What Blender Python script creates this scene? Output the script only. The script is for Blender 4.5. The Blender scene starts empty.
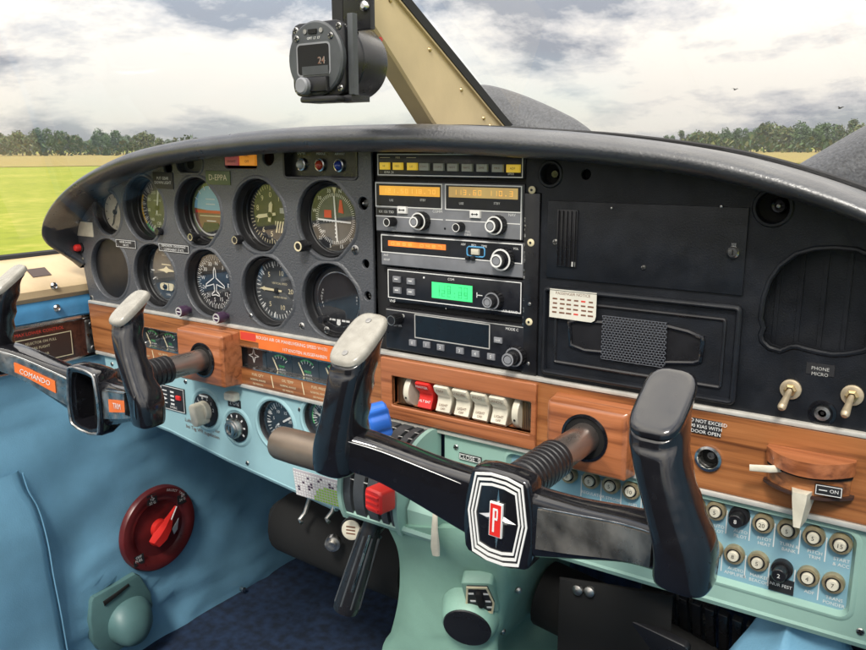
import bpy, bmesh, math, random
from mathutils import Vector, Matrix
random.seed(7)
SC = bpy.context.scene
COL = SC.collection
R_ = math.radians
# ---------------------------------------------------------------- camera model (mm; x right along the panel, y forward, z up)
CF, CYAW, CPIT, CROL = 805.734, 0.602573, 0.216063, -0.00438480
CAM = Vector((499.554, -631.597, 5.629))
_f = Vector((-math.sin(CYAW)*math.cos(CPIT), math.cos(CYAW)*math.cos(CPIT), -math.sin(CPIT)))
_r = Vector((math.cos(CYAW), math.sin(CYAW), 0)); _u = _r.cross(_f)
CR = _r*math.cos(CROL)+_u*math.sin(CROL); CU = _u*math.cos(CROL)-_r*math.sin(CROL)
def ray(px, py): return _f*CF + CR*(px-433) - CU*(py-325)
def hit(px, py, n, d):                       # a sight line met with a real plane -> (u,v,w)
    n = Vector(n); q = ray(px, py); t = (d-n.dot(CAM))/n.dot(q); p = CAM+q*t
    return Vector((p.x, p.z, -p.y))
def at(px, py, w=0): p = hit(px, py, (0,1,0), -w); return (p.x, p.y)
def atx(px, py, X): return hit(px, py, (1,0,0), X)
def atz(px, py, Z): return hit(px, py, (0,0,1), Z)
# ---------------------------------------------------------------- materials
MATS = {}
def mat(name, col, rough=.5, metal=0, var=0, vscale=30, bump=0, bscale=200, col2=None, coat=0, emit=0, spec=.5, stretch=None, rvar=0, detail=4, bdist=.0008):
    m = bpy.data.materials.new(name); m.use_nodes = True; nt = m.node_tree; N = nt.nodes; L = nt.links
    b = N['Principled BSDF']; b.inputs['Base Color'].default_value = (*col, 1); b.inputs['Roughness'].default_value = rough
    b.inputs['Metallic'].default_value = metal; b.inputs['Specular IOR Level'].default_value = spec
    if coat: b.inputs['Coat Weight'].default_value = coat; b.inputs['Coat Roughness'].default_value = .08
    if emit: b.inputs['Emission Color'].default_value = (*col, 1); b.inputs['Emission Strength'].default_value = emit
    if var or col2 or bump or rvar:
        tc = N.new('ShaderNodeTexCoord'); mp = N.new('ShaderNodeMapping'); L.new(tc.outputs['Object'], mp.inputs['Vector'])
        if stretch: mp.inputs['Scale'].default_value = stretch
    if var or col2:
        n = N.new('ShaderNodeTexNoise'); n.inputs['Scale'].default_value = vscale; n.inputs['Detail'].default_value = detail; L.new(mp.outputs[0], n.inputs['Vector'])
        r = N.new('ShaderNodeValToRGB'); L.new(n.outputs['Fac'], r.inputs['Fac'])
        c2 = col2 or tuple(c*(1-var) for c in col); c1 = col if col2 else tuple(min(1, c*(1+var)) for c in col)
        r.color_ramp.elements[0].position = .35; r.color_ramp.elements[1].position = .65
        r.color_ramp.elements[0].color = (*c2, 1); r.color_ramp.elements[1].color = (*c1, 1)
        L.new(r.outputs[0], b.inputs['Base Color'])
    if rvar:
        n3 = N.new('ShaderNodeTexNoise'); n3.inputs['Scale'].default_value = vscale*1.7; n3.inputs['Detail'].default_value = 5; L.new(mp.outputs[0], n3.inputs['Vector'])
        mr = N.new('ShaderNodeMapRange'); L.new(n3.outputs['Fac'], mr.inputs[0]); mr.inputs[1].default_value=.3; mr.inputs[2].default_value=.7
        mr.inputs[3].default_value = max(.03, rough-rvar); mr.inputs[4].default_value = min(1, rough+rvar); L.new(mr.outputs[0], b.inputs['Roughness'])
    if bump:
        n2 = N.new('ShaderNodeTexNoise'); n2.inputs['Scale'].default_value = bscale; n2.inputs['Detail'].default_value = 3; L.new(mp.outputs[0], n2.inputs['Vector'])
        bp = N.new('ShaderNodeBump'); bp.inputs['Strength'].default_value = bump; bp.inputs['Distance'].default_value = bdist
        L.new(n2.outputs['Fac'], bp.inputs['Height']); L.new(bp.outputs[0], b.inputs['Normal'])
    MATS[name] = m; return m
def wood(name, c1, c2, c3, rough=.3, seed=0):
    m = bpy.data.materials.new(name); m.use_nodes = True; nt = m.node_tree; N = nt.nodes; L = nt.links
    b = N['Principled BSDF']; b.inputs['Roughness'].default_value = rough; b.inputs['Coat Weight'].default_value = .25; b.inputs['Coat Roughness'].default_value = .15
    tc = N.new('ShaderNodeTexCoord'); mp = N.new('ShaderNodeMapping'); L.new(tc.outputs['Object'], mp.inputs[0])
    mp.inputs['Scale'].default_value = (4.2, 95, 95); mp.inputs['Location'].default_value = (seed, seed*.7, seed*.3)
    n = N.new('ShaderNodeTexNoise'); n.inputs['Scale'].default_value = 1.3; n.inputs['Detail'].default_value = 6; n.inputs['Distortion'].default_value = .9; L.new(mp.outputs[0], n.inputs['Vector'])
    r = N.new('ShaderNodeValToRGB'); e = r.color_ramp.elements; e[0].position = .3; e[0].color = (*c3, 1); e[1].position = .72; e[1].color = (*c1, 1)
    k = e.new(.5); k.color = (*c2, 1); L.new(n.outputs['Fac'], r.inputs[0])
    mp2 = N.new('ShaderNodeMapping'); L.new(tc.outputs['Object'], mp2.inputs[0]); mp2.inputs['Scale'].default_value = (30, 900, 900)
    n2 = N.new('ShaderNodeTexNoise'); n2.inputs['Scale'].default_value = 1; n2.inputs['Detail'].default_value = 2; L.new(mp2.outputs[0], n2.inputs['Vector'])
    mx = N.new('ShaderNodeMix'); mx.data_type = 'RGBA'; mx.blend_type = 'MULTIPLY'; mx.inputs[0].default_value = .35
    L.new(r.outputs[0], mx.inputs[6]); L.new(n2.outputs['Fac'], mx.inputs[7]); L.new(mx.outputs[2], b.inputs['Base Color'])
    MATS[name] = m
def glass(name, tint=(1,1,1), gl=.06, edge=.55, rough=.02):
    m = bpy.data.materials.new(name); m.use_nodes = True; nt = m.node_tree; N = nt.nodes; L = nt.links
    for n in list(N): N.remove(n)
    o = N.new('ShaderNodeOutputMaterial'); t = N.new('ShaderNodeBsdfTransparent'); t.inputs[0].default_value = (*tint, 1)
    g = N.new('ShaderNodeBsdfGlossy'); g.inputs['Roughness'].default_value = rough
    lw = N.new('ShaderNodeLayerWeight'); lw.inputs[0].default_value = .25
    mr = N.new('ShaderNodeMapRange'); L.new(lw.outputs['Facing'], mr.inputs[0]); mr.inputs[3].default_value = gl; mr.inputs[4].default_value = edge
    mx = N.new('ShaderNodeMixShader'); L.new(mr.outputs[0], mx.inputs[0]); L.new(t.outputs[0], mx.inputs[1]); L.new(g.outputs[0], mx.inputs[2]); L.new(mx.outputs[0], o.inputs[0])
    MATS[name] = m
mat('crackle_grey', (.066,.070,.078), .42, var=.12, vscale=420, bump=.9, bscale=520, rvar=.05, bdist=.0008, spec=.7)
mat('black_vinyl', (.008,.0095,.013), .46, spec=.32, var=.3, vscale=40, bump=.5, bscale=900, rvar=.1, bdist=.0004)
mat('hood_vinyl', (.030,.032,.037), .33, var=.2, vscale=25, bump=.6, bscale=380, rvar=.08, bdist=.0006, spec=1.0)
mat('black_plastic', (.012,.012,.014), .32, var=.2, vscale=30, rvar=.12)
mat('black_gloss', (.007,.007,.009), .17, coat=.5, rvar=.13, vscale=70, detail=9, bump=.06, bscale=160)
mat('black_matte', (.008,.008,.009), .7)
mat('toggle_brass', (.46,.38,.26), .38, .45, var=.2, vscale=120, rvar=.1)
mat('deep_black', (.003,.003,.003), .9)
mat('radio_black', (.011,.012,.016), .36, var=.3, vscale=60, rvar=.1)
mat('radio_grey', (.20,.205,.22), .5, var=.12, vscale=60)
mat('dial_black', (.012,.013,.016), .5, var=.2, vscale=50)
mat('dial_grey', (.05,.055,.06), .5, var=.2, vscale=50)
mat('white_paint', (.78,.77,.74), .5)
mat('cap_cream', (.31,.295,.255), .26, col2=(.25,.235,.20), vscale=140, detail=8, rvar=.15)
mat('trim_aluminium', (.58,.56,.51), .42, .35, var=.12, vscale=60, rvar=.1)
mat('breaker_ring', (.44,.36,.22), .36, .6, var=.2, vscale=150)
mat('bezel_black', (.006,.006,.007), .38, rvar=.1, vscale=40)
mat('cream_plastic', (.62,.58,.47), .4, var=.12, vscale=80, rvar=.1)
mat('white_print', (.72,.72,.70), .6)
mat('grey_print', (.40,.40,.38), .6)
mat('cream_print', (.66,.58,.38), .6)
mat('red_paint', (.62,.025,.02), .35, var=.12)
mat('red_print', (.62,.05,.03), .6)
mat('orange_print', (.72,.16,.03), .55, var=.1)
mat('green_print', (.05,.42,.10), .6)
mat('blue_print', (.10,.35,.62), .6)
mat('yellow_print', (.75,.48,.04), .5)
mat('brown_print', (.16,.07,.04), .6)
mat('olive', (.10,.13,.05), .5)
mat('chrome', (.62,.62,.60), .22, 1, rvar=.1, vscale=50)
mat('worn_metal', (.42,.41,.39), .38, 1, var=.35, vscale=70, rvar=.2)
mat('scuffed_black', (.24,.225,.20), .3, metal=.55, col2=(.035,.034,.032), vscale=38, detail=8, coat=.5, rvar=.15)
mat('brass', (.55,.42,.22), .32, 1, rvar=.1)
mat('bronze_grip', (.19,.15,.115), .35, .55, var=.18, vscale=20, rvar=.08)
mat('shaft_metal', (.30,.265,.245), .3, .85, var=.35, vscale=40, rvar=.15, stretch=(1,.25,1))
mat('lower_green', (.27,.43,.37), .5, var=.08, vscale=14, bump=.25, bscale=500, bdist=.0003)
mat('lower_green_blue_light', (.30,.49,.53), .5, var=.08, vscale=14, bump=.25, bscale=500, bdist=.0003)  # same paint as the green panel, with bluer light mixed into the colour
mat('pedestal_green', (.215,.375,.30), .44, var=.13, vscale=16, bump=.35, bscale=420, bdist=.0005, rvar=.1)
mat('breaker_blue', (.21,.38,.46), .5, var=.08, vscale=20)
mat('vinyl_blue', (.18,.385,.54), .40, var=.14, vscale=11, bump=.6, bscale=520, rvar=.1, bdist=.0004)
mat('band_blue', (.08,.30,.55), .45, var=.12, vscale=30, bump=.3, bscale=600, bdist=.0004)
mat('tan_trim', (.50,.375,.22), .5, var=.10, vscale=25, bump=.15, bscale=300)
mat('post_tan', (.56,.44,.25), .45, var=.10, vscale=14, bump=.1, bscale=200)
mat('carpet_navy', (.010,.026,.066), .95, var=.45, vscale=60, bump=1, bscale=900, bdist=.003)
mat('maroon', (.105,.014,.015), .35, var=.15, vscale=30, rvar=.08)
mat('scoop_green', (.085,.17,.17), .45, var=.12, vscale=20)
mat('amber_lcd', (.80,.40,.05), .4, emit=.42, col2=(.52,.24,.04), vscale=42, stretch=(1,.1,.25))
mat('amber_dim', (.52,.36,.13), .4, emit=.30, col2=(.38,.20,.07), vscale=42, stretch=(1,.1,.25))
mat('amber_digit', (.82,.48,.10), .4, emit=.42)
mat('orange_led', (.80,.20,.03), .4, emit=.55, col2=(.45,.10,.02), vscale=60, stretch=(1,.1,.15))
mat('orange_digit', (.88,.30,.07), .4, emit=.6)
mat('green_lcd', (.05,.55,.18), .4, emit=.5)
mat('green_digit', (.03,.40,.13), .5, emit=.35)
mat('yellow_button', (.78,.52,.05), .4, emit=.25)
mat('grey_button', (.42,.42,.36), .45)
mat('pink_lamp', (.50,.10,.11), .35, emit=.12)
mat('orange_lamp', (.85,.30,.03), .35, emit=.25)
mat('blue_lamp', (.03,.06,.35), .15, coat=.6)
mat('red_lamp', (.5,.05,.02), .15, coat=.6)
mat('white_lamp', (.55,.55,.52), .2, coat=.6)
mat('blue_plastic', (.035,.16,.62), .33, var=.1)
mat('purple_plastic', (.05,.025,.055), .35)
mat('paper', (.62,.60,.52), .8, var=.06, vscale=60)
mat('placard_black', (.018,.018,.02), .5)
mat('placard_brown', (.045,.022,.016), .5)
mat('pattern_pink', (.55,.50,.52), .5)
mat('pattern_green', (.30,.58,.06), .5)
mat('att_sky', (.20,.45,.62), .5); mat('att_ground', (.20,.09,.06), .5)
mat('mesh_net', (.10,.11,.13), .5)
mat('cowl_reflection_black', (.05,.053,.06), .45, var=.35, vscale=260, bump=.7, bscale=240, detail=4, bdist=.0015, spec=.6)  # also colours the solid stand-ins for the hood reflections
mat('bark', (.06,.045,.03), .9, var=.3)
mat('leaf_a', (.060,.108,.026), .7, var=.4, vscale=.6); mat('leaf_b', (.040,.080,.024), .7, var=.4, vscale=.6); mat('leaf_c', (.115,.125,.035), .7, var=.4, vscale=.6)
wood('wood_orange', (.48,.195,.07), (.37,.138,.046), (.115,.038,.014), .33, 3)
wood('wood_block', (.52,.19,.08), (.42,.145,.056), (.19,.058,.022), .3, 11)
wood('walnut', (.12,.045,.03), (.085,.03,.02), (.035,.012,.009), .35, 23)
glass('dial_glass', gl=.03, edge=.5)
glass('window_glass', gl=.015, edge=.25, rough=.01)
# ---------------------------------------------------------------- mesh builder, everything in mm (u right, v up, w out of the panel toward the seats)
TXT = {}
def text_mesh(s):
    if s in TXT: return TXT[s]
    c = bpy.data.curves.new('t', 'FONT'); c.body = s; c.align_x = 'CENTER'; c.align_y = 'CENTER'; c.resolution_u = 2; c.size = 1.0
    o = bpy.data.objects.new('t', c); COL.objects.link(o)
    me = bpy.data.meshes.new_from_object(o.evaluated_get(bpy.context.evaluated_depsgraph_get()))
    r = ([tuple(v.co) for v in me.vertices], [tuple(p.vertices) for p in me.polygons])
    bpy.data.objects.remove(o); bpy.data.curves.remove(c); bpy.data.meshes.remove(me)
    TXT[s] = r; return r
def rr(cx, cz, W, H, r, n=4):
    r = min(r, W/2-1e-4, H/2-1e-4); o = []
    for (sx, sz, a0) in ((1,1,0), (-1,1,90), (-1,-1,180), (1,-1,270)):
        for i in range(n+1):
            a = R_(a0+90*i/n); o.append((cx+sx*(W/2-r)+r*math.cos(a), cz+sz*(H/2-r)+r*math.sin(a)))
    return o
def circ(cx, cz, r, n=32, r2=None): return [(cx+r*math.cos(2*math.pi*i/n), cz+(r2 or r)*math.sin(2*math.pi*i/n)) for i in range(n)]
def inset(poly, d):
    n = len(poly); A = sum(poly[i][0]*poly[(i+1)%n][1]-poly[(i+1)%n][0]*poly[i][1] for i in range(n)); s = 1 if A > 0 else -1; o = []
    for i in range(n):
        p, q, r = Vector(poly[i-1]), Vector(poly[i]), Vector(poly[(i+1)%n]); a = (q-p); b = (r-q)
        if a.length < 1e-6 or b.length < 1e-6: o.append(tuple(q)); continue
        a.normalize(); b.normalize(); na = Vector((-a.y, a.x))*s; nb = Vector((-b.y, b.x))*s
        k = na+nb; k = k/max(.35, k.length_squared/2) if k.length > 1e-6 else na
        o.append(tuple(q+k*d))
    return o
def frame(o, a, b):
    a = Vector(a).normalized(); b = Vector(b); b = (b-a*b.dot(a)).normalized(); c = a.cross(b); o = Vector(o)
    return Matrix(((a.x,b.x,c.x,o.x), (a.y,b.y,c.y,o.y), (a.z,b.z,c.z,o.z), (0,0,0,1)))
class MB:
    def __init__(s, *mats): s.V = []; s.F = []; s.M = []; s.mats = list(mats); s.T = None; s.fs = []
    def add(s, vs, fs, m=0, smooth=True):
        if isinstance(m, str):
            if m not in s.mats: s.mats.append(m)
            m = s.mats.index(m)
        b = len(s.V); s.V += [s.T @ Vector(v) if s.T else Vector(v) for v in vs]
        for f in fs: s.F.append([b+i for i in f]); s.M.append(m)
        return s
    def rings(s, rs, m=0, cap0=True, cap1=True, closed=False):
        n = len(rs[0]); vs = [p for r in rs for p in r]; fs = []; k = len(rs)
        for i in range(k if closed else k-1):
            for j in range(n): fs.append((i*n+j, i*n+(j+1)%n, ((i+1)%k)*n+(j+1)%n, ((i+1)%k)*n+j))
        if not closed:
            if cap0: fs.append(tuple(range(n-1, -1, -1)))
            if cap1: fs.append(tuple((k-1)*n+j for j in range(n)))
        return s.add(vs, fs, m)
    def slab(s, poly, w0, w1, m=0, ch=0, back=True):
        rs = [[(x, z, w0) for x, z in poly]]
        if ch:
            rs.append([(x, z, w1-ch) for x, z in poly]); q = inset(poly, ch*.35); rs.append([(x, z, w1-ch*.3) for x, z in q]); q = inset(poly, ch)
            rs.append([(x, z, w1) for x, z in q])
        else: rs.append([(x, z, w1) for x, z in poly])
        return s.rings(rs, m, back, True)
    def box(s, c, d, m=0, r=0, ch=0):
        if r: p = rr(c[0], c[1], d[0], d[1], r)
        else: x, z, a, b = c[0], c[1], d[0]/2, d[1]/2; p = [(x-a,z-b), (x+a,z-b), (x+a,z+b), (x-a,z+b)]
        return s.slab(p, c[2]-d[2]/2, c[2]+d[2]/2, m, ch)
    def rect(s, u0, v0, u1, v1, w0, w1, m=0, ch=0, r=0):
        return s.box(((u0+u1)/2, (v0+v1)/2, (w0+w1)/2), (abs(u1-u0), abs(v1-v0), abs(w1-w0)), m, r, ch)
    def lathe(s, prof, c, m=0, n=28, axis=None, cap0=True, cap1=True):
        old = s.T
        if axis is not None:
            a = Vector(axis).normalized(); h = Vector((0,1,0)) if abs(a.y) < .9 else Vector((1,0,0)); x = h.cross(a).normalized(); y = a.cross(x)
            F = frame(c, x, y); s.T = (old @ F) if old else F; c = (0,0,0)
        rs = [[(c[0]+r*math.cos(2*math.pi*i/n), c[1]+r*math.sin(2*math.pi*i/n), c[2]+w) for i in range(n)] for r, w in prof]
        s.rings(rs, m, cap0, cap1); s.T = old; return s
    def tube(s, pts, r, m=0, n=10, cap=True, flat=1):
        P = [Vector(p) for p in pts]; rs = []; x = None
        for i, p in enumerate(P):
            t = (P[min(i+1, len(P)-1)]-P[max(i-1, 0)]).normalized()
            if x is None: h = Vector((0,1,0)) if abs(t.y) < .9 else Vector((1,0,0)); x = (h-t*h.dot(t)).normalized()
            else: x = (x-t*x.dot(t)).normalized()
            y = t.cross(x); q = r[i] if isinstance(r, (list, tuple)) else r
            rs.append([tuple(p+x*q*math.cos(2*math.pi*j/n)+y*q*flat*math.sin(2*math.pi*j/n)) for j in range(n)])
        return s.rings(rs, m, cap, cap)
    def bar(s, a, b, wd, w, m=0, th=.25):           # a flat painted stroke
        a, b = Vector(a), Vector(b); d = (b-a).normalized(); n = Vector((-d.y, d.x))*wd/2
        p = [a-n, b-n, b+n, a+n]; return s.slab([tuple(q) for q in p], w, w+th, m)
    def text(s, t, u, v, w, h, m=0, rot=0, sx=1, th=0):
        if not t.strip(): return s
        vs, fs = text_mesh(t); c, k = math.cos(R_(rot)), math.sin(R_(rot)); h = h*1.35
        return s.add([(u+(x*sx*c-y*k)*h, v+(x*sx*k+y*c)*h, w) for x, y, z in vs], fs, m)
    def plate(s, outer, holes, w0, w1, m=0, bevel=0):
        c = bpy.data.curves.new('p', 'CURVE'); c.dimensions = '2D'; c.fill_mode = 'BOTH'; c.extrude = (w1-w0)/2-bevel; c.bevel_depth = bevel; c.bevel_resolution = 2
        for pl in [outer]+list(holes):
            sp = c.splines.new('POLY'); sp.points.add(len(pl)-1); sp.use_cyclic_u = True
            q = inset(pl, bevel) if pl is outer else inset(pl, -bevel)
            for i, (x, z) in enumerate(q): sp.points[i].co = (x, z, 0, 1)
        o = bpy.data.objects.new('p', c); COL.objects.link(o)
        me = bpy.data.meshes.new_from_object(o.evaluated_get(bpy.context.evaluated_depsgraph_get()))
        s.add([(v.co.x, v.co.y, v.co.z+(w0+w1)/2) for v in me.vertices], [tuple(p.vertices) for p in me.polygons], m)
        bpy.data.objects.remove(o); bpy.data.curves.remove(c); bpy.data.meshes.remove(me); return s
    def build(s, name, parent=None, org=None, ang=35, recalc=True):
        o0 = ORG[parent.name] if parent is not None and parent.name in ORG else Vector(org or (0,0,0))
        me = bpy.data.meshes.new(name); q = [((v.x-o0.x)*.001, -(v.z-o0.z)*.001, (v.y-o0.y)*.001) for v in s.V]
        me.from_pydata(q, [], s.F)
        for k in s.mats: me.materials.append(MATS[k])
        for p, m in zip(me.polygons, s.M): p.material_index = m; p.use_smooth = True
        if recalc:
            bm = bmesh.new(); bm.from_mesh(me); bmesh.ops.recalc_face_normals(bm, faces=bm.faces); bm.to_mesh(me); bm.free()
        me.set_sharp_from_angle(angle=R_(ang)); me.update()
        o = bpy.data.objects.new(name, me); COL.objects.link(o)
        if parent is not None: o.parent = parent
        else: o.location = (o0.x*.001, -o0.z*.001, o0.y*.001)
        ORG[o.name] = o0; return o
ORG = {}
def tag(o, label, cat, group=None, kind=None):
    if label: o['label'] = label
    if cat: o['category'] = cat
    if group: o['group'] = group
    if kind: o['kind'] = kind
    return o
def thing(name, label, cat, loc, group=None):
    o = bpy.data.objects.new(name, None); COL.objects.link(o); o.empty_display_size = .02
    o.location = (loc[0]*.001, -loc[2]*.001, loc[1]*.001); ORG[o.name] = Vector(loc); return tag(o, label, cat, group)
def solo(name, mb, label, cat, org, group=None, kind=None, ang=35): return tag(mb.build(name, None, org, ang), label, cat, group, kind)
def struct(name, mb, org=(0,0,0), ang=35): o = mb.build(name, None, org, ang); o['kind'] = 'structure'; return o
def part(name, mb, par, label=None, ang=35):
    o = mb.build(name, par, None, ang)
    if label: o['label'] = label
    return o
def parts(name, par, mbs, label=None):
    return [part(name, q, par, label) for q in mbs]
def screws(par, L, mt='worn_metal', name='screw', slot=True):
    for q in L: m = MB(mt); screw(m, q[0], q[1], q[2], q[3], mt, slot and q[3] > 1.5); part(name, m, par)
def lines(mb, u0, v0, u1, v1, w, t, m, th=.4):
    mb.rect(u0-t/2, v0-t/2, u1+t/2, v0+t/2, w, w+th, m); mb.rect(u0-t/2, v1-t/2, u1+t/2, v1+t/2, w, w+th, m)
    mb.rect(u0-t/2, v0+t/2, u0+t/2, v1-t/2, w, w+th, m); mb.rect(u1-t/2, v0+t/2, u1+t/2, v1-t/2, w, w+th, m)
def screw(mb, u, v, w, r=2.6, m='worn_metal', slot=True):
    mb.lathe([(r, 0), (r, .5), (r*.8, 1.1), (0.01, 1.3)], (u, v, w), m, 14)
    if slot: mb.bar((u-r*.7, v-r*.2), (u+r*.7, v+r*.2), r*.35, w+1.1, 'deep_black'); mb.bar((u-r*.2, v+r*.7), (u+r*.2, v-r*.7), r*.35, w+1.15, 'deep_black')
def pt(cx, cz, r, a): return (cx+r*math.sin(R_(a)), cz+r*math.cos(R_(a)))
def ticks(mb, cx, cz, w, r0, r1, a0, a1, n, wd, m):
    for i in range(n):
        a = a0+(a1-a0)*i/max(1, n-1); mb.bar(pt(cx,cz,r0,a), pt(cx,cz,r1,a), wd, w, m, .15)
def arc(mb, cx, cz, w, r0, r1, a0, a1, m, n=20):
    vs = []; fs = []
    for i in range(n+1):
        a = a0+(a1-a0)*i/n; p = pt(cx,cz,r0,a); q = pt(cx,cz,r1,a); vs += [(p[0],p[1],w), (q[0],q[1],w)]
    for i in range(n): fs.append((2*i, 2*i+1, 2*i+3, 2*i+2))
    mb.add(vs, fs, m)
def disc(mb, cx, cz, w, r, m, n=32): mb.add([(x,z,w) for x,z in circ(cx,cz,r,n)], [tuple(range(n))], m)
def nums(mb, cx, cz, w, r, h, items, m):
    for a, t in items: p = pt(cx,cz,r,a); mb.text(t, p[0], p[1], w, h, m)
def fillpoly(mb, pts, w, m): mb.add([(x,z,w) for x,z in pts], [tuple(range(len(pts)))], m)
# ---------------------------------------------------------------- glareshield hood (arch symmetric about the centreline)
XC = -2.0
AP = [(0,27.5,50), (60,27.3,50), (100,26,50), (165,22,50), (246,15.5,50), (338,2,50), (421,-22,50), (481,-50,50), (515,-77,50), (529,-100,49), (532,-116,42), (530,-130,28), (525,-143,13), (519,-153,3)]
def cr(P, k=6):
    o = []
    for i in range(len(P)-1):
        a, b, c, d = [Vector(P[max(0, min(len(P)-1, j))]) for j in (i-1, i, i+1, i+2)]
        for s in range(k):
            t = s/k; o.append(.5*((2*b)+(c-a)*t+(2*a-5*b+4*c-d)*t*t+(3*b-a-3*c+d)*t**3))
    o.append(Vector(P[-1])); return o
HALF = cr(AP)
PATH = [Vector((XC-p.x, p.y, p.z)) for p in reversed(HALF)]+[Vector((XC+p.x, p.y, p.z)) for p in HALF[1:]]
def arch_z(x):
    d = abs(x-XC)
    for a, b in zip(HALF, HALF[1:]):
        if a.x <= d <= b.x: return a.y+(b.y-a.y)*(d-a.x)/max(1e-6, b.x-a.x)
    return -100
hood = thing('glareshield', 'black padded hood arching over the whole instrument panel, its rounded lip catching the light', 'dash hood', (XC, 27, 50))
m = MB('hood_vinyl'); rs = []
for i, p in enumerate(PATH):
    t = (PATH[min(i+1, len(PATH)-1)]-PATH[max(i-1, 0)]); t = Vector((t.x, t.y)).normalized(); nx, nz = -t.y, t.x
    side = min(1, abs(p.x-XC)/520); th = 25-12*side**2; wf = p.z; k = wf/50
    f = 1-.92*max(0, side-.55)/.45 if side > .55 else 1
    prof = [(-46*k-4, -432*k), (-9*k, -150*k), (-2*k, -20*k), (0, 22*k), (-.05*th, wf-11*k), (-.2*th, wf-4*k), (-.38*th, wf-.8*k), (-.55*th, wf), (-.74*th, wf-2.5*k), (-.92*th, wf-9*k), (-th, wf-18*k), (-.97*th, 14*k), (-.90*th, -6), (-.8*th, -14)]
    rs.append([(p.x+n*nx, p.y+n*nz, w) for n, w in prof])
m.rings(rs, 0, False, False)
hp = part('hood_shell', m, hood, ang=60)
# welt: a raised seam along the front of the roll
m = MB('black_matte')
m.tube([(p.x, p.y-1.5, -40) for p in PATH if -20 < p.x < 470 and p.z > 40], 2.2, 0, 6)
part('windshield_seal', m, hood)
# ---------------------------------------------------------------- instrument panel
panel = thing('instrument_panel', 'wide instrument panel with crackle grey cover on the left and black vinyl on the right', 'instrument panel', (XC, -199, 0))
def hole(cx, cz, r=40.5, clip=.945):
    o = []
    for i in range(48):
        a = 360*i/48; d = abs(((a-45) % 90+45) % 90-45); q = r*clip/math.cos(R_(d)) if d < 45 else r
        q = min(r, q) if (a < 95 or a > 265) else r
        o.append((cx+q*math.cos(R_(a)), cz+q*math.sin(R_(a))))
    return o
CXS = [-373.2, -271.6, -169.6, -69.4]; Z1 = -66.8; Z2 = -151
GA = {'asi':(CXS[0],Z1), 'att':(CXS[1],Z1), 'alt':(CXS[2],Z1), 'vor':(CXS[3],Z1), 'tc':(-361.8,Z2+.5), 'dg':(-262.2,Z2), 'vsi':(-161,Z2-1.2), 'adf':(-66.5,Z2-2)}
HOLES = {k: hole(*v) for k, v in GA.items()}
ck = at(107, 212.5); HOLES['clock'] = hole(ck[0], ck[1], 29, 1)
bk = (-455.5, -149); HOLES['blank'] = hole(bk[0], bk[1], 40, 1)
def top_outline(x0, x1, dz=7, n=24): return [(x0+(x1-x0)*i/n, arch_z(x0+(x1-x0)*i/n)-dz) for i in range(n+1)]
outer = [(-8,-199.5), (-8, arch_z(-8)-7)]+[(x, z) for x, z in reversed(top_outline(-470, -8, 7))][1:]+[(-505,-74), (-518,-94), (-523,-112), (-522,-130), (-516,-150), (-507,-199.5)]
sl = at(189, 161); sl = (sl[0], -10.5); slot = rr(sl[0], sl[1], 44, 20, 9.5, 6); h2 = at(167.5, 167); h3 = at(268, 155)
small = [slot, circ(h2[0], h2[1], 8.5, 16), circ(h3[0], h3[1]-2, 9, 16)]
ann = [at(224, 150), at(257, 168.5)]; annr = rr((ann[0][0]+ann[1][0])/2, (ann[0][1]+ann[1][1])/2, ann[1][0]-ann[0][0], ann[0][1]-ann[1][1], 3)
mk = [at(284, 148), at(356.5, 180)]; mk[1] = (mk[1][0], -23.2); mkr = rr((mk[0][0]+mk[1][0])/2, (mk[0][1]+mk[1][1])/2, mk[1][0]-mk[0][0], mk[0][1]-mk[1][1], 3)
jk = [at(363, 203.5), at(365.5, 264), at(368, 296)]; jk[2] = (-16, jk[2][1])
small += [circ(j[0], j[1], r, 16) for j, r in zip(jk, (6.5, 4.6, 4.6))]
m = MB('crackle_grey')
def cover(m, outer, holes, w0=-4, w1=0):
    m.plate(outer, holes, w0, w1, 0, .8)
cover(m, outer, list(HOLES.values())+small+[annr, mkr])
for k, h in HOLES.items():
    lp = [(4.6,-.2), (3.2,.7), (1.6,1.3), (.6,1.1), (-.1,.2), (-.5,-4), (-.3,-7)]
    m.rings([[(x, z, w) for x, z in inset(h, -d)] for d, w in lp], 0, False, False)
for h in (slot,):
    m.rings([[(x, z, w) for x, z in inset(h, -d)] for d, w in [(4,-.2),(2.6,1),(1,1),(0,-1),(0,-9)]], 0, False, False)
pc = part('pilot_cover', m, panel)
m = MB('black_matte'); m.slab([(-506,-199), (-9,-199), (-9,20)]+[(x, z) for x, z in reversed(top_outline(-440,-20,8,8))]+[(-500,-74),(-517,-98),(-519,-130)], -60, -34, 0)
part('backing', m, panel)
m = MB('dial_grey', 'deep_black'); m.slab(inset(slot, -.2), -14, -8.6, 0); m.lathe([(6,0),(6,.5)], (sl[0]-8, sl[1]-1, -8.6), 1, 14); part('recess', m, panel)
for j, r in [(h2,9), ((h3[0], h3[1]-2),9)]+[(j,6.4) for j in jk]: m = MB('deep_black'); m.lathe([(r,0), (r,1)], (j[0], j[1], -11), 0, 14); part('hole_backing', m, panel)
m = MB('worn_metal'); m.lathe([(4,0),(4,3),(2.2,5),(1.2,8),(.01,8.5)], (jk[0][0]+1, jk[0][1], -7), 0, 14); part('jack', m, panel); screws(panel, [(jk[2][0], jk[2][1], -6, 3.4)])
screws(panel, [(*at(*q), 0, 4) for q in ((302,326), (327,330), (92,298))])
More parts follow.
